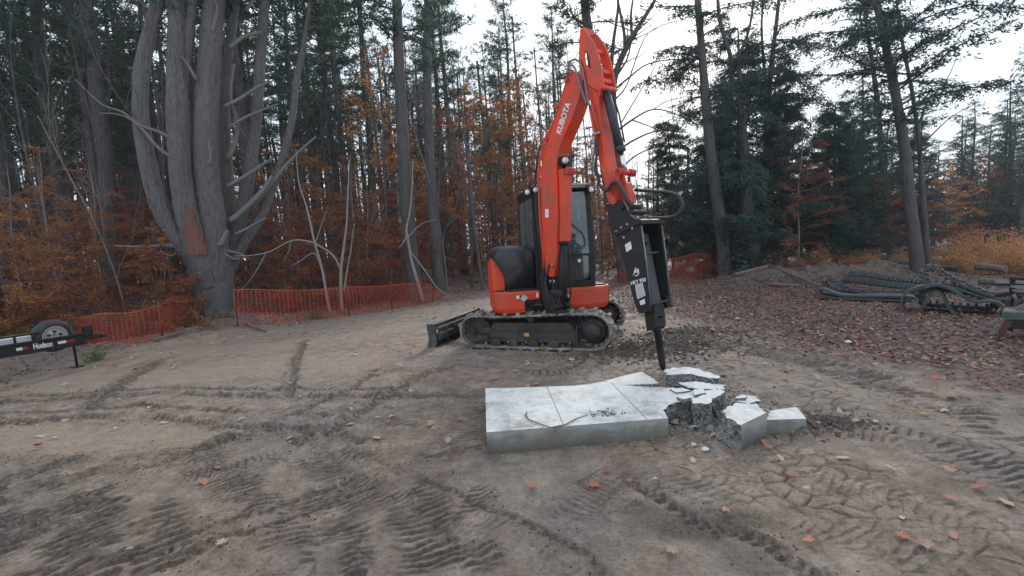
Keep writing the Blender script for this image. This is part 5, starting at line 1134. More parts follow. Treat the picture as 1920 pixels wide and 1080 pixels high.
traced('bare_tree', 'bare forked dark tree beside the top of the raised arm', 'bare tree', G(1190, 520)*np.array([1.1, 1.1, 0]), [(1192, 530, 18), (1180, 420, 16), (1160, 300, 15), (1150, 200, 15), (1152, 150, 14), (1165, 110, 13), (1185, 70, 12), (1210, 30, 10), (1232, -10, 8), (1250, -80, 4)], 'barkdark', 0, 9,
       [([(1148, 210, 10), (1146, 140, 9), (1150, 80, 8), (1158, 20, 6), (1160, -60, 4)],), ([(1172, 95, 8), (1170, 60, 7), (1160, 10, 6), (1150, -40, 3)],), ([(1185, 70, 7), (1183, 30, 6), (1188, -10, 4)],), ([(1150, 170, 5), (1180, 145, 4), (1215, 120, 3), (1270, 112, 2), (1320, 122, 1.5)],),
        ([(1152, 250, 5), (1185, 225, 4), (1225, 205, 3), (1270, 215, 2), (1310, 235, 1.5)],), ([(1155, 285, 5), (1190, 262, 4), (1235, 245, 3), (1290, 248, 2)],), ([(1160, 320, 4), (1195, 290, 3), (1240, 275, 2.5), (1300, 282, 1.5)],), ([(1150, 190, 4), (1175, 160, 3), (1200, 90, 3), (1225, 55, 2), (1300, 30, 1.5)],), ([(1158, 140, 5), (1176, 110, 4), (1190, 60, 3), (1215, 40, 2)],),
        ([(1185, 225, 3), (1225, 240, 2), (1260, 262, 1.5)],), ([(1165, 230, 3), (1195, 180, 2.5), (1225, 130, 2), (1240, 90, 1)],), ([(1225, 205, 2), (1250, 190, 2), (1290, 180, 1)],)], (.3, .95, 26, 2.2, 'dead'), 5)
traced('hemlock_tree', 'tall dark trunk on the left edge of the hemlock clump, right of the hammer', 'hemlock', G(1358, 527), [(1358, 532, 28), (1357, 480, 26), (1348, 400, 24), (1334, 300, 22), (1324, 200, 20), (1316, 100, 17), (1308, 0, 15), (1300, -120, 11), (1292, -260, 4)], 'barkdark', 0, 12, (), (.12, .75, 40, 2.2, 'hemlock'), 6)
traced('hemlock_tree', 'broad pale grey trunk foot under dark hemlock boughs, behind the soil mound', 'hemlock', G(1410, 519), [(1411, 524, 42), (1409, 490, 37), (1408, 455, 35), (1400, 400, 30), (1396, 300, 20), (1390, 200, 14), (1386, 120, 8), (1384, 60, 3)], 'barkdark', 0, 14, (), (.10, .80, 42, 2.6, 'hemlock'), 7)
traced('hemlock_tree', 'slender twisting dark trunk between the two stout hemlock trunks', 'hemlock', G(1388, 516), [(1392, 520, 14), (1388, 440, 13), (1374, 320, 12), (1368, 200, 11), (1372, 120, 10), (1350, 40, 9), (1345, -30, 7), (1342, -120, 3)], 'barkdark', 0, 9, ([([(1372, 130, 8), (1400, 70, 7), (1412, 10, 5), (1416, -60, 3)],)]), (.2, .7, 18, 1.8, 'hemlock'), 8)
traced('hemlock_tree', 'tall thin bare topped conifer rising from the middle of the hemlock clump', 'hemlock', G(1455, 512), [(1456, 516, 18), (1448, 400, 16), (1438, 280, 14), (1440, 180, 12), (1450, 90, 10), (1460, 0, 8), (1470, -120, 3)], 'barkdark', 0, 9, ([([(1440, 190, 8), (1432, 120, 7), (1428, 40, 5), (1436, -20, 3)],)]), (.2, .70, 26, 2.4, 'hemlock'), 9)
traced('hemlock_tree', 'stout dark leaning trunk behind the piled rubber tracks on the right', 'hemlock', G(1722, 522), [(1722, 528, 34), (1718, 480, 30), (1708, 400, 26), (1700, 320, 24), (1690, 240, 23), (1672, 140, 20), (1655, 60, 17), (1642, 0, 15), (1618, -120, 11), (1600, -240, 5)], 'barkdark', 0, 14, (), (.45, .97, 46, 2.8, 'hemlock'), 10)
traced('bare_tree', 'thin dark trunk close behind the stout leaning trunk', 'bare tree', G(1738, 512), [(1739, 516, 16), (1736, 440, 14), (1728, 340, 12), (1722, 260, 11), (1710, 170, 9), (1696, 100, 8), (1684, 30, 6), (1676, -60, 3)], 'barkdark', 0, 9,
       [([(1722, 280, 6), (1750, 250, 4), (1790, 215, 2.5), (1840, 190, 1.5)],), ([(1720, 240, 5), (1740, 190, 4), (1775, 150, 2.5), (1800, 90, 1.5)],), ([(1726, 300, 4), (1760, 285, 3), (1810, 262, 2)],)], (.3, .95, 20, 2.4, 'dead'), 11)
traced('hemlock_tree', 'slim dark hemlock with sparse boughs left of the stout leaning trunk', 'hemlock', G(1668, 490), [(1670, 495, 16), (1664, 420, 14), (1654, 320, 13), (1648, 220, 12), (1636, 120, 10), (1624, 40, 8), (1615, -60, 4)], 'barkdark', 0, 9, (), (.3, .9, 26, 2.2, 'hemlock'), 12)
def sapling(label, base, line, extra, mt='barkpale', seed=0, name='young_tree', off=0):
    return traced(name, label, 'sapling', base, line, mt, off, 8, [(e,) for e in extra], None, seed)
sapling('pale crooked sapling in front of the orange net, left of two', G(620, 594), [(620, 592, 6), (612, 550, 5.5), (603, 500, 5), (590, 455, 4.5), (580, 410, 4), (574, 385, 3.5), (560, 340, 2.5), (555, 280, 1.5)], [[(605, 510, 3), (590, 475, 2.5), (565, 488, 2), (545, 500, 1)], [(590, 460, 3), (600, 430, 2), (612, 395, 1)]], seed=21)
sapling('pale upright sapling with an arching branch reaching left across the net', G(641, 588), [(642, 588, 8), (639, 540, 7), (640, 500, 6.5), (645, 460, 5), (650, 420, 4), (652, 370, 3), (655, 300, 2)], [[(639, 505, 5), (625, 480, 4.5), (600, 462, 4), (575, 452, 4), (545, 452, 3.5), (510, 470, 3), (480, 478, 2.5), (440, 480, 1.5)], [(500, 472, 2.5), (485, 500, 2), (465, 530, 1.5), (445, 550, 1)],
        [(645, 545, 4), (652, 500, 3), (658, 470, 2.5), (662, 430, 1.5)], [(545, 455, 2), (540, 475, 1.5), (530, 490, 1)]], seed=22)
sapling('leaning pale dead sapling at the right end of the orange net', G(792, 567), [(794, 567, 8), (783, 530, 7), (772, 490, 6.5), (765, 450, 6), (762, 430, 5), (768, 400, 4), (772, 360, 3), (774, 300, 2)], [[(764, 440, 4), (756, 455, 3), (748, 465, 1.5)], [(768, 470, 3), (795, 505, 3), (820, 540, 2.5), (848, 560, 2)], [(765, 445, 3), (790, 420, 2), (820, 412, 1)]], seed=23)
sapling('thin dark sapling growing up left of the excavator boom', G(905, 545), [(906, 548, 7), (900, 500, 6), (886, 400, 5.5), (880, 320, 5), (872, 260, 4), (866, 200, 3), (860, 120, 2)], [[(880, 330, 3), (905, 270, 2.5), (925, 200, 2), (940, 130, 1)], [(878, 300, 3), (850, 250, 2.5), (835, 200, 1.5)], [(886, 400, 3), (915, 350, 2), (935, 310, 1)]], 'barkgrey', seed=24)
sapling('pale birch like stem just right of the cab', G(1128, 520), [(1130, 540, 8), (1128, 480, 7), (1126, 420, 6), (1122, 360, 5), (1118, 300, 4), (1112, 220, 2)], [[(1128, 470, 3), (1142, 440, 2), (1150, 420, 1)]], seed=25)
# ---- the wood: scattered individuals
frng = np.random.RandomState(2024)
def yclear(x): return float(np.interp(x, CLEAR[:, 0], CLEAR[:, 1]))
placed = []
def okspot(x, y, dmin, az_block=()):
    if y < yclear(x)+.9: return False
    for (a, b) in placed:
        if (a-x)**2+(b-y)**2 < dmin*dmin: return False
    placed.append((x, y)); return True
def scatter(n, az0, az1, r0, r1, dmin, fn):
    c = 0; tries = 0
    while c < n and tries < n*40:
        tries += 1; az = rd(frng.uniform(az0, az1)); r = math.sqrt(frng.uniform(r0*r0, r1*r1)); x, y = r*math.sin(az), r*math.cos(az)
        if okspot(x, y, dmin): fn(x, y, c); c += 1
U = lambda a, b: float(frng.uniform(a, b))
def px_of(x, y, z=1.5):
    q = np.array([x, y, z])-CAM; return 960+F0*(q @ CR)/(q @ CF)
ZONES = ((-9999, 0, 'at the far left edge'), (0, 110, 'above the trailer'), (110, 235, 'between the trailer and the huge tree'), (235, 440, 'close behind the huge tree'), (440, 560, 'just right of the huge tree'), (560, 690, 'behind the two pale saplings'),
         (690, 790, 'behind the left twin pine'), (790, 880, 'just right of the twin pines'), (880, 1000, 'behind the engine hood'), (1000, 1130, 'behind the cab and boom'), (1130, 1240, 'behind the hammer'), (1240, 1380, 'behind the left side of the hemlock clump'),
         (1380, 1500, 'behind the hemlock clump'), (1500, 1620, 'right of the hemlock clump'), (1620, 1710, 'left of the stout leaning trunk'), (1710, 1800, 'just right of the stout leaning trunk'), (1800, 1880, 'above the high track loop'), (1880, 99999, 'at the far right edge'))
def where(x, y): u = px_of(x, y); return next(t for a, b, t in ZONES if a <= u < b)
def wood(kind, i, x, y, s0, s1, what, cat, near=22.):
    """one tree of the wood, described by its build, how far back it stands and the landmark in front of it"""
    np_ = len(PR[kind]); looks = LOOKS[kind][i % np_]; r = math.hypot(x, y); dep = 'in the front rank' if r < near-4 else ('in the middle rank' if r < near+5 else 'far back')
    lab = f'{looks} {what} {dep}, {where(x, y)}'; return plant(kind, i, x, y, U(0, 6.28), U(s0, s1), lab, cat, f'{looks} trees {dep}, {where(x, y)}')
LOOKS = {'pine': ['straight', 'stout', 'slim', 'bushy'], 'beech': ['rusty', 'tall rusty', 'short rusty', 'high crowned', 'low rusty'], 'turn': ['golden', 'orange'], 'thin': ['thin', 'grey', 'pale'], 'bare': ['spreading', 'slight', 'tall', 'wispy'], 'fir': ['bushy'], 'shrub': ['rounded', 'wide', 'upright']}
scatter(58, -60, -14, 18.5, 46, 1.5, lambda x, y, i: wood('pine', i, x, y, .8, 1.15, 'pine', 'pine', 24))
scatter(22, -14, 6, 23, 50, 2.0, lambda x, y, i: wood('pine', i, x, y, .75, 1.05, 'pine', 'pine', 30))
scatter(8, 6, 28, 34, 60, 2.5, lambda x, y, i: wood('pine', i, x, y, .30, .5, 'pine', 'pine', 42))
scatter(30, 36, 58, 30, 52, 1.6, lambda x, y, i: wood('fir', 0, x, y, .6, .95, 'evergreen', 'evergreen', 44))
scatter(84, -62, -10, 14.5, 31, .9, lambda x, y, i: wood('beech', i, x, y, *((.5, .8) if math.hypot(x, y) < 19 else (.75, 1.1)), 'young beech', 'beech', 20))
scatter(36, -12, 12, 18.5, 34, 1.1, lambda x, y, i: wood('beech', i+1, x, y, .8, 1.3, 'young beech', 'beech', 25))
scatter(22, 16, 58, 19, 40, 1.5, lambda x, y, i: wood('beech', i, x, y, .7, 1.0, 'young beech', 'beech', 28))
scatter(12, -14, 3, 19.5, 27, 1.5, lambda x, y, i: wood('turn', i, x, y, .85, 1.1, 'leaved maple', 'maple', 24))
scatter(34, -58, -4, 14, 30, .9, lambda x, y, i: wood('thin', i, x, y, .8, 1.3, 'leafless sapling', 'sapling', 21))
scatter(16, -4, 20, 19, 34, 1.2, lambda x, y, i: wood('thin', i, x, y, .8, 1.3, 'leafless sapling', 'sapling', 25))
scatter(9, 14, 56, 26, 44, 2.0, lambda x, y, i: wood('bare', i, x, y, .8, 1.1, 'leafless tree', 'bare tree', 34))
for x, y, i, s, lab in ((9.2, 18.6, 0, 1.0, 'dense dark hemlock in the front left of the hemlock clump'), (12.4, 20.8, 1, .98, 'dense dark hemlock filling the middle of the hemlock clump'), (15.5, 20.5, 2, .60, 'bushy hemlock on the right side of the hemlock clump'), (7.6, 21.5, 1, .85, 'small bushy hemlock on the left flank of the clump, just right of the hammer'), (18.0, 20.8, 0, .60, 'low hemlock between the clump and the stout leaning trunk'), (11.0, 23.2, 2, .80, 'tall hemlock at the back of the hemlock clump'), (12.2, 17.4, 1, .72, 'drooping hemlock directly behind the soil mound'), (10.6, 17.9, 2, .62, 'low hemlock with boughs hanging over the pale trunk foot'), (8.3, 18.9, 1, .7, 'low hemlock just right of the mesh barrier on dark posts'), (13.8, 19.6, 0, .72, 'full hemlock on the right half of the clump')):
    plant('hem', i, x, y, U(0, 6.28), s, lab, 'hemlock'); placed.append((x, y))
c_ = 0
for k in range(700):
    if c_ >= 84: break
    az = rd(frng.uniform(20, 58)); r = frng.uniform(15.5, 25); x, y = r*math.sin(az), r*math.cos(az)
    if y < yclear(x)+.7: continue
    wood('shrub', c_, x, y, *((.35, .55) if az < rd(42) else (.5, .8)), 'yellow orange bush', 'bush', 23); c_ += 1
c_ = 0
for k in range(200):
    if c_ >= 34: break
    az = rd(frng.uniform(-58, -10)); r = frng.uniform(11.0, 19); x, y = r*math.sin(az), r*math.cos(az); yy = yclear(x)
    if not (yy+.8 < y < yy+3): continue
    wood('beech', 4, x, y, .55, .85, 'beech shoot', 'beech', 17); c_ += 1
for (u, v, s, lab) in ((590, 598, .8, 'green weed clump at the foot of the net, left of the two pale saplings'), (230, 640, .7, 'green weeds at the edge of the mud left of the huge tree'), (180, 668, .6, 'small green weeds beside the trailer jack'), (345, 622, .7, 'weeds on the bank just left of the huge trunk'), (110, 585, 1.0, 'green weeds behind the trailer wheel')):
    p = G(u, v); plant('green', 0, p[0], p[1], U(0, 6), s, lab, 'weeds')
for o in [p for k in PR for i, p in enumerate(PR[k]) if (k, i) not in used]:
    for ch in list(o.children): bpy.data.objects.remove(ch)
    bpy.data.objects.remove(o)
# ---- the far wood, one mass of trunks, twigs and leaves
rng = np.random.RandomState(99); V = []; Fq = []; mi = []; o_ = 0
def addq(v, f, m_):
    global o_
    V.append(v); Fq.append(f+o_); mi.append(np.full(len(f), m_)); o_ += len(v)
n = 130000; az = rd(1)*rng.uniform(-66, 66, n); r = rng.uniform(38, 75, n); hmax = np.where(az < rd(12), 6.5, 4.5); z = hmax*rng.rand(n)**1.1*(.6+.8*np.abs(noise2(az*9, az*0+3, 5)*2)); C = np.column_stack([r*np.sin(az), r*np.cos(az), z])
v, f = kites(C, rng.normal(0, 1, (n, 3)), rng.uniform(.12, .32, n), rng.uniform(.08, .2, n), rng); addq(v, f, 0)
n = 16000; az = rd(1)*rng.uniform(-66, -8, n); r = rng.uniform(42, 75, n); z = rng.uniform(5, 20, n); C = np.column_stack([r*np.sin(az), r*np.cos(az), z]); v, f = kites(C, rng.normal(0, 1, (n, 3)), rng.uniform(.3, .9, n), rng.uniform(.08, .2, n), rng); addq(v, f, 1)
n = 12000; az = rd(1)*rng.uniform(14, 66, n); r = rng.uniform(60, 80, n); top = 5+4.5*np.abs(noise2(az*22, az*0, 8)*2); z = rng.rand(n)*top; C = np.column_stack([r*np.sin(az), r*np.cos(az), z]); v, f = kites(C, rng.normal(0, 1, (n, 3)), rng.uniform(.4, .9, n), rng.uniform(.15, .35, n), rng); addq(v, f, 1)
n = 900; az = rd(1)*rng.uniform(-66, 40, n); r = rng.uniform(36, 75, n); b = np.column_stack([r*np.sin(az), r*np.cos(az), r*0-.3]); h = np.where(az < rd(8), rng.uniform(10, 20, n), rng.uniform(4, 9, n)); w = rng.uniform(.05, .22, n)
tv = []; 
for k in range(4):
    a = k*math.pi/2+.6; tv.append(b+np.column_stack([w*math.cos(a), w*math.sin(a), w*0]))
lean = rng.normal(0, .4, (n, 2))
for k in range(4):
    a = k*math.pi/2+.6; tv.append(b+np.column_stack([w*.5*math.cos(a)+lean[:, 0], w*.5*math.sin(a)+lean[:, 1], h]))
tv = np.stack(tv, 1).reshape(-1, 3); base = 8*np.arange(n)[:, None]; fs = np.concatenate([base+np.array([[k, (k+1) % 4, (k+1) % 4+4, k+4]]) for k in range(4)]); addq(tv, fs, 2)
o = link('far_wood', npmesh('far_wood', np.concatenate(V), np.concatenate(Fq), False, np.concatenate(mi)), [M['farleaf'] if 'farleaf' in M else M['beech'], M['needles'], M['barkdark']]); tag(o, 'distant dense wood of bare trunks and brown leaves behind all the nearer trees', 'wood', kind='stuff')
# ---- fallen leaves
def leaf_field(name, label, pts, size, mt, seed, per=None):
    rng = np.random.RandomState(seed); n = len(pts); zz = sample(ZG, pts[:, 0], pts[:, 1]); a = rng.uniform(0, 6.28, n); L = rng.uniform(size[0], size[1], n); W_ = L*rng.uniform(.5, .8, n)
    d = np.column_stack([np.cos(a), np.sin(a), rng.normal(0, .25, n)]); s = np.column_stack([-np.sin(a), np.cos(a), rng.normal(0, .3, n)]); c = np.column_stack([pts, zz+.012+rng.rand(n)*.012]); cv = rng.uniform(-.15, .35, n)[:, None]*np.array([[0, 0, 1.]])
    L = L[:, None]; W_ = W_[:, None]
    v = np.stack([c-d*L*.5, c-d*L*.15-s*W_*.5+cv*W_, c+d*L*.22-s*W_*.36+cv*W_, c+d*L*.55, c+d*L*.22+s*W_*.36+cv*W_, c-d*L*.15+s*W_*.5+cv*W_], 1).reshape(-1, 3)
    b = 6*np.arange(n)[:, None]; f = np.concatenate([b+np.array([[0, 1, 2, 3]]), b+np.array([[0, 3, 4, 5]])]); return tag(link(name, npmesh(name, v, f), M[mt]), label, 'leaves', kind='stuff')
rng = np.random.RandomState(31); n = 210000; az = rd(1)*rng.uniform(-60, 60, n); r = 4.5+rng.rand(n)**.75*22; pts = np.column_stack([r*np.sin(az), r*np.cos(az)]); L_ = sample(LG, pts[:, 0], pts[:, 1]); pts = pts[rng.rand(n) < np.clip(L_*1.1-.08, 0, 1)*.75]
leaf_field('leaf_litter', 'carpet of brown and pinkish fallen leaves along the wood edge and on the right', pts, (.032, .072), 'litter', 1)
n = 3400; az = rd(1)*rng.uniform(-52, 52, n); r = 3.0+rng.rand(n)*11; pts = np.column_stack([r*np.sin(az), r*np.cos(az)]); k = fbm(pts[:, 0]*.6, pts[:, 1]*.6, 3, 3)+.03*(r-7); pts = pts[(rng.rand(n) < np.clip(.16+k*.7+.34*(az > rd(14)), 0, 1)*np.clip((r-2.8)/4, .07, 1))]
leaf_field('scattered_leaves', 'pale dry leaves strewn thinly over the mud', pts, (.04, .10), 'paleleaf', 2)
def lobed(name, u, v, size, c, label, rot=0, lobes=5, curl=.25):
    p = G(u, v); z = gz(p[0], p[1]); rng = np.random.RandomState(int(u*7+v)); n = lobes*4; vs = [(0, 0, .012)]; 
    for k in range(n):
        a = 2*math.pi*k/n; m_ = abs(math.sin(a*lobes/2)); r_ = size*.46*(.60+.40*m_)*(1.15 if math.cos(a) > 0 else .85)*rng.uniform(.85, 1.1); vs.append((r_*math.cos(a), r_*.85*math.sin(a), .010+curl*r_*rng.uniform(.1, 1.)*(.6+.4*math.sin(a*2))))
    vs.append((-size*.85, .0, .012)); fs = [(0, 1+k, 1+(k+1) % n) for k in range(n)]
    mb = MB(); mb.add(vs, fs); mb.tube([(-size*.35, 0, .012), (-size*.9, .01, .008)], .0018, 4); mn = 'leaf_'+'_'.join('%d' % (x*100) for x in c)
    if mn not in M: M[mn] = flat_leaf(mn, c)
    mb.v.pop(n+1) if False else None
    o = build(name, mb, M[mn], local=True, recalc=False); o.location = (p[0], p[1], z+.016); o.rotation_euler = (0, 0, rot); return tag(o, label, 'leaf', 'single fallen leaves lying on the mud')
OR, RD, TN, PK, YL, WH = (.52, .17, .06), (.42, .07, .04), (.42, .27, .18), (.45, .22, .18), (.60, .33, .05), (.55, .50, .45)
for i, (u, v, s, c, lab) in enumerate([(1112, 918, .13, OR, 'large rust orange leaf in front of the slab, left of the small orange one'), (1180, 905, .08, OR, 'small orange leaf in front of the slab, right of the large one'), (1138, 889, .11, (.36, .14, .07), 'curled brown leaf beside the short stick'), (1000, 921, .10, OR, 'rusty leaf in front of the slab near its left corner'),
        (1228, 905, .06, WH, 'whitish leaf right of the small orange leaf'), (1262, 1041, .11, TN, 'pale tan curled leaf at the bottom edge below the brown pit'), (1517, 1020, .10, OR, 'orange brown leaf right of the brown pit'), (1690, 1016, .11, OR, 'bright orange and tan leaf near the bottom right'), (1735, 1038, .13, PK, 'large pinkish oak leaf near the bottom right corner'),
        (1635, 957, .09, PK, 'dusty pink leaf between the blocks and the bottom right corner'), (1360, 957, .09, PK, 'pinkish leaf below the tilted blocks'), (1484, 900, .08, RD, 'small dark red leaf below the rectangular block'), (1441, 847, .11, PK, 'pale pink oak leaf beside the tilted block'), (1513, 925, .06, WH, 'tiny white leaf under the rectangular block'),
        (1730, 785, .10, YL, 'bright yellow leaf on the right hand mud'), (1697, 757, .10, OR, 'orange leaf beyond the bright yellow one'), (1410, 710, .11, RD, 'red leaf on the sandy strip behind the broken blocks'), (1788, 887, .09, OR, 'orange leaf at the right beyond the pink ones'), (1780, 945, .11, PK, 'pink oak leaf at the right above the bottom corner pair'), (1672, 832, .08, OR, 'dull orange leaf below the yellow leaf'),
        (410, 878, .09, TN, 'tan leaf in the left half among the lug prints'), (540, 914, .08, (.45, .16, .10), 'reddish leaf in the left half near the tyre ruts'), (255, 984, .09, TN, 'pale tan leaf lower left on the ridged mud'), (415, 1026, .10, WH, 'whitish oak leaf at the bottom left centre'), (150, 856, .10, OR, 'orange leaf beside the lowest rut on the left'), (218, 797, .09, TN, 'tan leaf on the middle rut on the left'),
        (862, 793, .11, PK, 'pinkish orange leaf just left of the slab'), (728, 795, .10, (.45, .20, .13), 'rusty tan leaf left of the pinkish one, away from the slab'), (708, 784, .08, WH, 'pale leaf beyond the rusty tan leaf'), (845, 866, .08, RD, 'red leaf left of the slab front corner'), (25, 793, .10, TN, 'pale tan leaf at the left edge of the picture'), (22, 914, .09, TN, 'pinkish tan leaf low at the left edge'),
        (602, 697, .12, TN, 'large tan leaf on the mud well left of the blade'), (1140, 738+0, .0, TN, '')]):
    if s: lobed('fallen_leaf', u, v, s*.8, tuple(q*.8 for q in c), lab, i*1.7, 5+(i % 2)*2)
# small pale stones
for u, v, s, lab in ((1322, 846, .030, 'white stone just in front of the tilted blocks'), (1590, 643+0, .05, 'pale stone in the leaf litter on the right')):
    p = G(u, v); mb = MB(); mb.sphere((0, 0, s*.3), s, 9, 6, (1, .8, .55)); o = build('stone', mb, M['conc'], local=True); o.location = (p[0], p[1], gz(p[0], p[1])); tag(o, lab, 'stone')
# ------------------------------------------------------------------ barrier nets
def net(name, label, pts, heights, sag=.06, step=.05, posts=(), seed=0, tilt=.0):
    """pts: ground points; heights at the points; strands really modelled as thin ribbons"""
    rng = np.random.RandomState(seed); P = smooth_path(pts, 10); n0 = len(P); seg = np.hypot(*np.diff(P, axis=0).T); S = np.concatenate([[0], np.cumsum(seg)]); tot = S[-1]; H = np.interp(np.linspace(0, 1, n0), np.linspace(0, 1, len(heights)), heights)
    o = empty(name, (P[0][0], P[0][1], 0), label, 'barrier net'); m = int(tot/.05); ss = np.linspace(0, tot, m+1); X = np.interp(ss, S, P[:, 0]); Y = np.interp(ss, S, P[:, 1]); Hh = np.interp(ss, S, H); Zg = sample(ZG, X, Y)
    tx = np.gradient(X); ty = np.gradient(Y); tl = np.hypot(tx, ty); nx, ny = -ty/tl, tx/tl; bul = .10*fbm(ss*.7, ss*0, 3, seed+5); K = 15; V = []; Fq = []; c = 0
    def pos(q, dz=0):                                            # q in 0..1 up the net
        top = Hh*(1-sag*np.abs(np.sin(ss*1.3+seed))-.06*fbm(ss*.8, ss*0+q, 2, seed)); z = Zg+.02+top*q+dz+.02*noise2(ss*2, ss*0+q*6, seed); w = bul*math.sin(q*2.6)*1.5+.03*noise2(ss*3, ss*0+q*3, seed+9)
        return np.column_stack([X+nx*w, Y+ny*w, z])
    for k in range(K+1):
        q = k/K; hw_ = .005 if k not in (0, K) else .011; a = pos(q, -hw_); b = pos(q, hw_); V.append(np.concatenate([a, b])); i = np.arange(m); Fq.append(np.stack([i, i+1, i+1+m+1, i+m+1], 1)+c); c += 2*(m+1)
    col_ = [pos(k/K) for k in range(K+1)]; st = np.arange(0, m, 2); hw_ = .005
    for k in range(K):
        a = col_[k][st]; b = col_[k+1][st]; tt = np.column_stack([tx, ty, tx*0])[st]/tl[st][:, None]*hw_
        V.append(np.concatenate([a-tt, a+tt, b+tt, b-tt])); i = np.arange(len(st)); L = len(st); Fq.append(np.stack([i, i+L, i+2*L, i+3*L], 1)+c); c += 4*L
    v = np.concatenate(V)-np.array(o.location); link('net', npmesh('net', v, np.concatenate(Fq)), M['net'], o)
    for q, lean_ in posts:
        x = float(np.interp(q*tot, S, P[:, 0])); y = float(np.interp(q*tot, S, P[:, 1])); z = gz(x, y); h = float(np.interp(q*tot, S, H))+.15; mb = MB(); mb.tube([(x, y, z-.1), (x+lean_, y, z+h)], .018, 6); build('post', mb, M['rust'], o)
    return o
net('barrier_net', 'orange plastic mesh barrier running from the trailer to the huge tree', [G(-160, 668), G(0, 652), G(110, 650), G(215, 648), G(290, 640), G(352, 622), G(372, 610)], [.55, .54, .62, .62, .70, .76, .82], posts=((.02, .0), (.45, .03), (.72, 0), (.97, 0)), seed=2)
net('barrier_net', 'orange plastic mesh barrier running right from the huge tree to the leaning dead sapling', [G(446, 614), G(520, 608), G(600, 598), G(680, 588), G(740, 578), G(800, 568), G(830, 558)], [.88, .86, .80, .78, .72, .62, .2], posts=((.0, 0), (.40, 0), (.6, .02), (.85, .05)), seed=3)
net('barrier_net', 'far orange mesh barrier panel with a rolled top, between cab and hammer', [G(1131, 524), G(1158, 522)], [1.0, 1.0], .0, posts=((.0, 0), (1., 0)), seed=4)
net('barrier_net', 'sagging orange mesh barrier on dark posts beyond the hammer, ending at the hemlock trunk', [G(1160, 528), G(1200, 532), G(1262, 532), G(1310, 530), G(1352, 525)], [.35, .5, .95, 1.0, 1.0], .10, posts=((.52, 0), (.75, 0), (.80, .02)), seed=5)
# ------------------------------------------------------------------ trailer at the left
tz = .47; t1_ = G(160, 634, tz); t0_ = G(0, 660, tz); t0_ = t1_+(t0_-t1_)/np.linalg.norm((t0_-t1_))*4.2; tA = (t1_-t0_)/np.linalg.norm(t1_-t0_); tN = np.array([-tA[1], tA[0], 0]); TAX = (tA, tN, uZ)
tr = empty('trailer', (t1_[0], t1_[1], 0), 'black equipment trailer tongue with white lettering and a spare wheel, at the left edge', 'trailer')
TPL = Plane(t1_[0], t1_[1], math.atan2(tA[0], -tA[1]))
def TA(u, v): return float((TPL(u, v)-t1_) @ tA)
def TQ(a, b, z): return t1_*np.array([1, 1, 0])+tA*a+tN*b+uZ*z
mb = MB(); mb.prism([TQ(0, -.03, tz+.075), TQ(-.10, -.03, tz+.085), TQ(-4.2, -.03, tz+.085), TQ(-4.2, -.03, tz-.085), TQ(-.02, -.03, tz-.085)], tN*.06); mb.box(TQ(-2.1, -.035, tz-.088), (4.2, .10, .012), TAX); mb.box(TQ(-2.1, -.035, tz+.090), (4.2, .10, .012), TAX)
build('frame_beam', mb, M['blackclean'], tr, .004)
mb = MB(); mb.prism([TQ(-.1, .0, tz+.07), TQ(-3.2, 1.5, tz+.07), TQ(-3.2, 1.5, tz-.07), TQ(-.1, .0, tz-.07)], tN*.06); mb.box(TQ(-3.2, .75, tz), (.08, 1.6, .14), TAX); mb.box(TQ(-1.2, .30, tz+.0), (.06, .6, .10), TAX); build('frame_beam', mb, M['blackclean'], tr, .004)
mb = MB()
mb.tube([TQ(TA(80, 640), .10, tz+.20), TQ(TA(80, 640)-2.2, .10, tz+.20)], .022, 8); 
for a in (TA(68, 640), TA(33, 640), TA(0, 640)): mb.tube([TQ(a, .10, tz+.06), TQ(a, .10, tz+.20)], .018, 6)
build('railing', mb, M['blackclean'], tr)
mb = MB(); mb.box(TQ(.10, .02, tz+.0), (.30, .07, .06), TAX); mb.lathe(TQ(.24, .02, tz-.03), uZ, [(.0, 0), (.045, 0), (.05, .04), (.03, .07), (0, .075)], 16); mb.box(TQ(.05, .02, tz+.12), (.12, .09, .16), TAX); build('coupler', mb, M['black'], tr, .006)
mb = MB(); mb.tube([TQ(-.14, .05, .0), TQ(-.16, .05, tz+.35)], .019, 10); mb.tube([TQ(-.16, .05, tz+.33), TQ(-.16, -.06, tz+.35)], .012, 6); mb.box(TQ(-.14, .05, -.06+.06), (.16, .14, .012), TAX); build('jack_stand', mb, M['black'], tr)
aw_ = TA(105, 625)+.03; W_c = TQ(aw_, .22, tz+.10); mb = MB(); mb.lathe(W_c-tN*.09, tN, [(.150, .0), (.170, -.012), (.220, -.012), (.248, .01), (.264, .04), (.267, .09), (.264, .14), (.248, .17), (.220, .19), (.150, .18), (.147, .10)], 44)
wh = build('spare_wheel', mb, M['tyre'], tr)
mb = MB(); mb.lathe(W_c-tN*.09, tN, [(.150, .10), (.148, .0), (.166, -.004), (.160, -.012), (.144, .004), (.135, .03), (.09, .035), (.055, .012), (.03, .010), (.03, .05), (0, .05)], 40); rm = build('rim', mb, M['rim'], wh)
mb = MB()
for k in range(5): t = k*1.2566+.3; mb.cyl(W_c-tN*.105+tA*.075*math.cos(t)+uZ*.075*math.sin(t), W_c-tN*.04+tA*.075*math.cos(t)+uZ*.075*math.sin(t), .022, 8)
build('lug_nuts', mb, M['grime'], wh)
mb = MB(); mb.box(TQ(TA(45, 640), .35, tz+.10), (1.1, .30, .05), TAX); mb.box(TQ(TA(50, 640), .30, tz+.14), (.7, .2, .03), TAX); build('white_plank', mb, M['white'], tr, .004)
def tdec(a, z, w, h, mt, name='reflector'): return build(name, MB().box(TQ(a, -.0335, z), (w, .004, h), TAX), M[mt], tr)
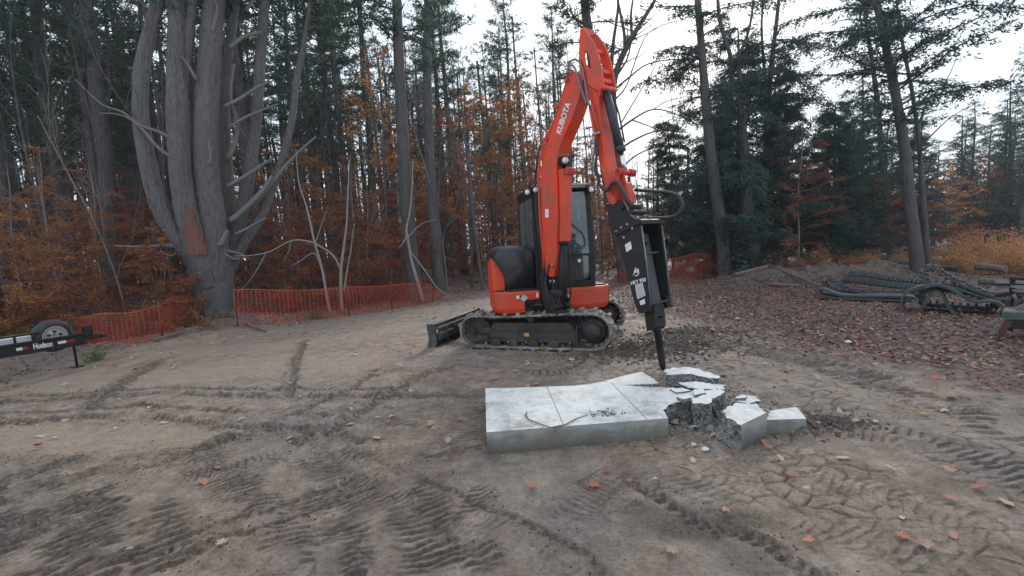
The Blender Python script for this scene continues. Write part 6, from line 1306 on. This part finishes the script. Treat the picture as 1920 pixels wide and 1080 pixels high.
for u0, u1, mt in ((107, 123, 'white'), (123, 140, 'refl'), (27, 39, 'white'), (39, 50, 'refl')):
    a0_, a1_ = TA(u0, 645), TA(u1, 645); tdec((a0_+a1_)/2, tz, a1_-a0_, .045, mt)
ta_, tb_ = TA(60, 650), TA(97, 645); put_text('lettering', 'Hudson', .125, TQ((ta_+tb_)/2, -.036, tz), tA, uZ, M['whitepaint'], tr, .004, 0, (tb_-ta_)/.40)
# ------------------------------------------------------------------ old rubber tracks on the right
def belt(name, label, pl, loop, depth, thick=.03, lugs=True, skew=(0, 0, 0), off=0, res=26, outside=1):
    """closed loop traced in plane pl, swept over its width"""
    P = [pl(u, v, off) for u, v in loop]; n = len(P); C = []
    for i in range(n):
        for t in np.linspace(0, 1, res, endpoint=False):
            a, b, c, d = P[i-1], P[i], P[(i+1) % n], P[(i+2) % n]; C.append(.5*((2*b)+(-a+c)*t+(2*a-5*b+4*c-d)*t*t+(-a+3*b-3*c+d)*t**3))
    C = np.array(C); seg = np.linalg.norm(np.roll(C, -1, 0)-C, axis=1); S = np.concatenate([[0], np.cumsum(seg)]); tot = S[-1]; CC = np.concatenate([C, C[:1]]); m = int(tot/.035); s = np.linspace(0, tot, m, endpoint=False)
    Q = np.column_stack([np.interp(s, S, CC[:, k]) for k in range(3)]); T_ = np.roll(Q, -1, 0)-np.roll(Q, 1, 0); T_ /= np.linalg.norm(T_, axis=1, keepdims=True); w3 = -pl.n*depth+np.array(skew); wn = w3/np.linalg.norm(w3); N_ = np.cross(T_, wn)*outside; N_ /= np.linalg.norm(N_, axis=1, keepdims=True)
    vs = np.stack([Q, Q+w3, Q+w3-N_*thick, Q-N_*thick], 1).reshape(-1, 3); i = np.arange(m); j = (i+1) % m; fs = []
    for k in range(4): fs += np.stack([i*4+k, i*4+(k+1) % 4, j*4+(k+1) % 4, j*4+k], 1).tolist()
    mb = MB(); mb.add(vs.tolist(), fs, False)
    if lugs:
        nl = int(tot/.11)
        for k in range(nl):
            a = int(k*m/nl) % m; t_, n_ = T_[a], N_[a]; c = Q[a]+w3*.5
            for sd_ in (-1, 1):
                cc = c+wn*sd_*depth*.26+n_*.018+t_*(.028 if k % 2 == (sd_ > 0) else -.0); ax = t_*.8+wn*sd_*.45*.8; ax /= np.linalg.norm(ax); ay = np.cross(n_, ax); mb.box(cc, (.050, depth*.44, .036), (ax, ay, n_))
        for k in range(nl):
            a = int((k+.5)*m/nl) % m; mb.box(Q[a]+w3*.5-N_[a]*(thick+.022), (.035, .09, .04), (T_[a], wn, N_[a]))
    o = build(name, mb, M['oldbelt'], None, .0); c = np.array(o.data.vertices[0].co); c = Vector((float(Q[:, 0].mean()), float(Q[:, 1].mean()), 0)); o.data.transform(Matrix.Translation(-c)); o.location = c; return tag(o, label, 'rubber track', 'discarded rubber tracks piled on the right')
a = G(1640, 566); b1_ = facing(a[0], a[1])
belt('rubber_track', 'flat folded rubber track lying lowest at the left of the pile, thin front edge showing', b1_, [(1536, 553), (1533, 545), (1538, 541), (1552, 544), (1580, 553), (1640, 554), (1700, 555), (1716, 558), (1712, 562), (1690, 565), (1620, 563), (1560, 560)], .42, .045, False)
a = G(1640, 556); b2_ = facing(a[0], a[1])
belt('rubber_track', 'second folded rubber track with a teardrop bend, just above the lowest one', b2_, [(1546, 534), (1545, 527), (1556, 526), (1572, 532), (1600, 545), (1660, 549), (1720, 551), (1728, 553), (1720, 556), (1640, 556), (1580, 550), (1556, 544)], .40, .03, True)
# track lying with its chevron tread facing the viewer
a0, a1 = G(1572, 541), G(1742, 560); a0[2] = .16; a1[2] = .10; d_ = a1-a0; L_ = np.linalg.norm(d_); d_ /= L_; back = np.array([-d_[1], d_[0], 0]); upv = back*.72+uZ*.66; upv /= np.linalg.norm(upv); nrm_ = np.cross(d_, upv)
if nrm_ @ (CAM-a0) < 0: nrm_ = -nrm_
mb = MB(); n_ = 60; vs = []
for i in range(n_+1):
    q = i/n_; p = a0+d_*L_*q+uZ*(.06*math.sin(q*3.1)+.02*math.sin(q*9)); wv = .42*(1-.25*q); vs += [p, p+upv*wv, p+upv*wv-nrm_*.03, p-nrm_*.03]
fs = []
for i in range(n_):
    for k in range(4): fs.append((i*4+k, i*4+(k+1) % 4, i*4+4+(k+1) % 4, i*4+4+k))
mb.add(vs, fs+[(0, 1, 2, 3), (n_*4+3, n_*4+2, n_*4+1, n_*4)])
for i in range(25):
    q = (i+.5)/25; p = a0+d_*L_*q+uZ*(.06*math.sin(q*3.1)+.02*math.sin(q*9)); wv = .42*(1-.25*q)
    for sd_ in (-1, 1):
        c = p+upv*(wv*.5+sd_*wv*.26)+nrm_*.018+d_*(.04 if sd_ > 0 else 0); ax = d_*.86+upv*sd_*.5; ax /= np.linalg.norm(ax); ay = np.cross(nrm_, ax); mb.box(c, (.052, wv*.46, .036), (ax, ay, nrm_))
mb2 = [p for p in vs]
o = build('rubber_track', mb, M['oldbelt'], None); c = Vector((float(a0[0]+a1[0])/2, float(a0[1]+a1[1])/2, 0)); o.data.transform(Matrix.Translation(-c)); o.location = c; tag(o, 'rubber track leaning on the mound with its bluish chevron tread turned to the viewer', 'rubber track', 'discarded rubber tracks piled on the right')
a = G(1800, 585); b3_ = facing(a[0], a[1])
belt('rubber_track', 'rubber track standing on edge in a high narrow loop at the top of the pile', b3_, [(1729, 520), (1731, 507), (1742, 500), (1756, 503), (1780, 520), (1830, 543), (1872, 557), (1880, 563), (1868, 566), (1820, 552), (1780, 538), (1752, 536), (1736, 533)], .34, .042, True)
belt('rubber_track', 'wavy rubber track snaking in front of the pile with a hump in the middle', b3_, [(1694, 560), (1694, 578), (1704, 586), (1720, 584), (1736, 560), (1752, 545), (1768, 550), (1786, 582), (1820, 598), (1858, 606), (1876, 596), (1876, 576), (1858, 568), (1820, 568), (1788, 548), (1760, 538), (1730, 540), (1706, 548)], .34, .045, False, off=.25)
belt('rubber_track', 'dark rubber track squeezed inside the pile behind the wavy one', b3_, [(1745, 540), (1780, 545), (1830, 552), (1868, 570), (1860, 580), (1820, 578), (1775, 575), (1735, 572), (1722, 560), (1730, 545)], .30, .04, True, off=-.15)
# ------------------------------------------------------------------ steel attachment at the right edge
a = G(1925, 640); EP = facing(a[0], a[1]); eA = -EP.t if EP.t[0] < 0 else EP.t; eN = EP.n; EAX = (eA, eN, uZ); ec = EP(1925, 560); ec[2] = 0
at_ = empty('bucket_attachment', (float(ec[0]), float(ec[1]), 0), 'weathered machine bucket with pale ribbed edge and reddish curved side, at the right edge', 'bucket')
def EQ(u, v, off=0): return EP(u, v, off)
mb = MB(); mb.prism([EQ(*c) for c in ((1879, 587), (1884, 583), (2010, 588), (2010, 602), (1880, 599))], -eN*.5); build('cutting_edge', mb, M['teal'], at_, .004)
for k in range(4):
    mb = MB(); mb.tube([EQ(1882, 585.5+k*3.6, .008), EQ(1990, 589+k*3.4, .008)], .006, 5); build('rib', mb, M['rail'], at_)
mb = MB(); mb.prism([EQ(*c) for c in ((1890, 600), (2005, 602), (2005, 640), (1960, 622), (1915, 618), (1896, 616))], -eN*.45); build('bucket_back', mb, M['black'], at_, .004)
mb = MB(); mb.prism([EQ(*c, .02) for c in ((1882, 602), (1897, 601), (1896, 612), (1886, 620), (1880, 634), (1883, 650), (1874, 648), (1870, 634), (1873, 618))], -eN*.06); build('side_arm', mb, M['rust'], at_, .006)
mb = MB(); mb.prism([EQ(*c, -.1) for c in ((1900, 583), (1912, 573), (1930, 566), (2000, 570), (2000, 588))], -eN*.3); build('tine_plate', mb, M['teal'], at_, .004)
rk = empty('steel_frame', (float(ec[0]), float(ec[1]+.9), 0), 'dark steel frame with pale horizontal rails stacked behind the bucket at the right edge', 'steel frame')
for (u0, v0, u1, v1, r_, mt) in ((1894, 521, 2010, 529, .022, 'black'), (1894, 537, 2010, 543, .018, 'rail'), (1898, 544, 2010, 550, .016, 'rail'), (1890, 556, 2010, 562, .03, 'black')):
    mb = MB(); p, q = EQ(u0, v0, -.7), EQ(u1, v1, -.7); dd = (q-p)/np.linalg.norm(q-p); mb.box((p+q)/2, (np.linalg.norm(q-p), .08, r_*2), (dd, eN, np.cross(dd, eN))); build('rail', mb, M[mt], rk, .004)
for u in (1899, 1960): mb = MB(); p = EQ(u, 519, -.74); mb.box((p+np.array([p[0], p[1], .0]))/2, (.06, .06, p[2]), EAX); build('upright', mb, M['black'], rk, .004)
for (pts, r_, mt) in (([(1893, 556), (1888, 565), (1890, 575), (1899, 582)], .03, 'rust'), ([(1900, 552), (1906, 562), (1903, 574), (1912, 582)], .022, 'wood'), ([(1915, 553), (1921, 563), (1918, 575)], .03, 'black')):
    mb = MB(); mb.tube([EQ(u, v, -.45) for u, v in pts], r_, 8); build('bent_bar', mb, M[mt], rk)
mb = MB(); mb.box(EQ(1950, 532, -1.0), (.9, .5, .04), EAX); mb.box(EQ(1950, 553, -1.0), (.9, .5, .05), EAX); build('deck_plate', mb, M['black'], rk, .004)
mb = MB(); mb.lathe(EQ(1940, 574, -.2), eN, [(.0, .05), (.06, .05), (.14, .03), (.16, .0), (.14, -.05), (0, -.05)], 24); build('end_hub', mb, M['grime'], at_)
# ------------------------------------------------------------------ logs and debris by the mound
def log(label, p0, p1, r, mt='wood', name='log', sides=12):
    mb = MB(); P = [p0*(1-t)+p1*t for t in np.linspace(0, 1, 7)]; mb.tube(P, [r*(1-.03*i) for i in range(7)], sides, True, True, wob=.12, seed=int(r*1000)); c = (p0+p1)/2; o = build(name, mb, M[mt], None); c = Vector((float(c[0]), float(c[1]), 0)); o.data.transform(Matrix.Translation(-c)); o.location = c; return tag(o, label, 'log', 'logs and slabs lying round the soil mound')
def GZ(u, v, h): p = G(u, v); p[2] = gz(p[0], p[1])+h; return p
log('long dark log lying behind the chevron track, left of the stout leaning trunk', GZ(1590, 512, .20), GZ(1712, 516, .16), .17, 'barkdark'); log('dark log end lying above the long log', GZ(1620, 505, .35), GZ(1680, 506, .45), .13, 'barkdark')
log('split pinkish slab of wood lying left in front of the soil mound', GZ(1378, 536, .06), GZ(1440, 534, .08), .07, 'woodpink'); log('long pinkish split pole lying from the mound toward the tracks', GZ(1440, 531, .12), GZ(1538, 541, .05), .04, 'woodpink'); log('second pinkish split slab beneath the pinkish pole', GZ(1444, 540, .04), GZ(1500, 541, .05), .05, 'woodpink')
log('thin pale branch lying on the leaves before the mound', GZ(1468, 549, .03), GZ(1494, 540, .08), .018, 'wood', 'branch', 6); log('pale branch leaning on the left end of the mound', GZ(1364, 538, .02), GZ(1382, 522, .30), .022, 'wood', 'branch', 6)
log('brown log behind the rails, upper one right of the high track loop', GZ(1830, 523, .32), GZ(1885, 526, .30), .10, 'wood'); log('lower brown log right of the high track loop', GZ(1838, 534, .12), GZ(1890, 537, .12), .09, 'wood'); log('mossy dark log between leaning trunk and high track loop', GZ(1745, 508, .16), GZ(1800, 515, .14), .12, 'barkdark')
log('branch lying along the bank left of the huge tree', GZ(290, 642, .05), GZ(350, 628, .08), .03, 'wood', 'branch', 6); log('brown root lying at the foot of the net right of the huge tree', GZ(462, 612, .03), GZ(500, 624, .03), .03, 'wood', 'branch', 6)

# ------------------------------------------------------------------ damp autumn air
hz = MB(); hz.box((0, 25, 13.5), (260, 230, 32))
hm = bpy.data.materials.new('damp_air'); hm.use_nodes = True; hn = hm.node_tree; hn.nodes.clear(); ho = hn.nodes.new('ShaderNodeOutputMaterial'); pv = hn.nodes.new('ShaderNodeVolumePrincipled')
pv.inputs['Color'].default_value = (.86, .92, 1, 1); pv.inputs['Density'].default_value = .0009; pv.inputs['Anisotropy'].default_value = .2; hn.links.new(pv.outputs[0], ho.inputs['Volume'])
o = build('haze', hz, hm, None); tag(o, kind='stuff')
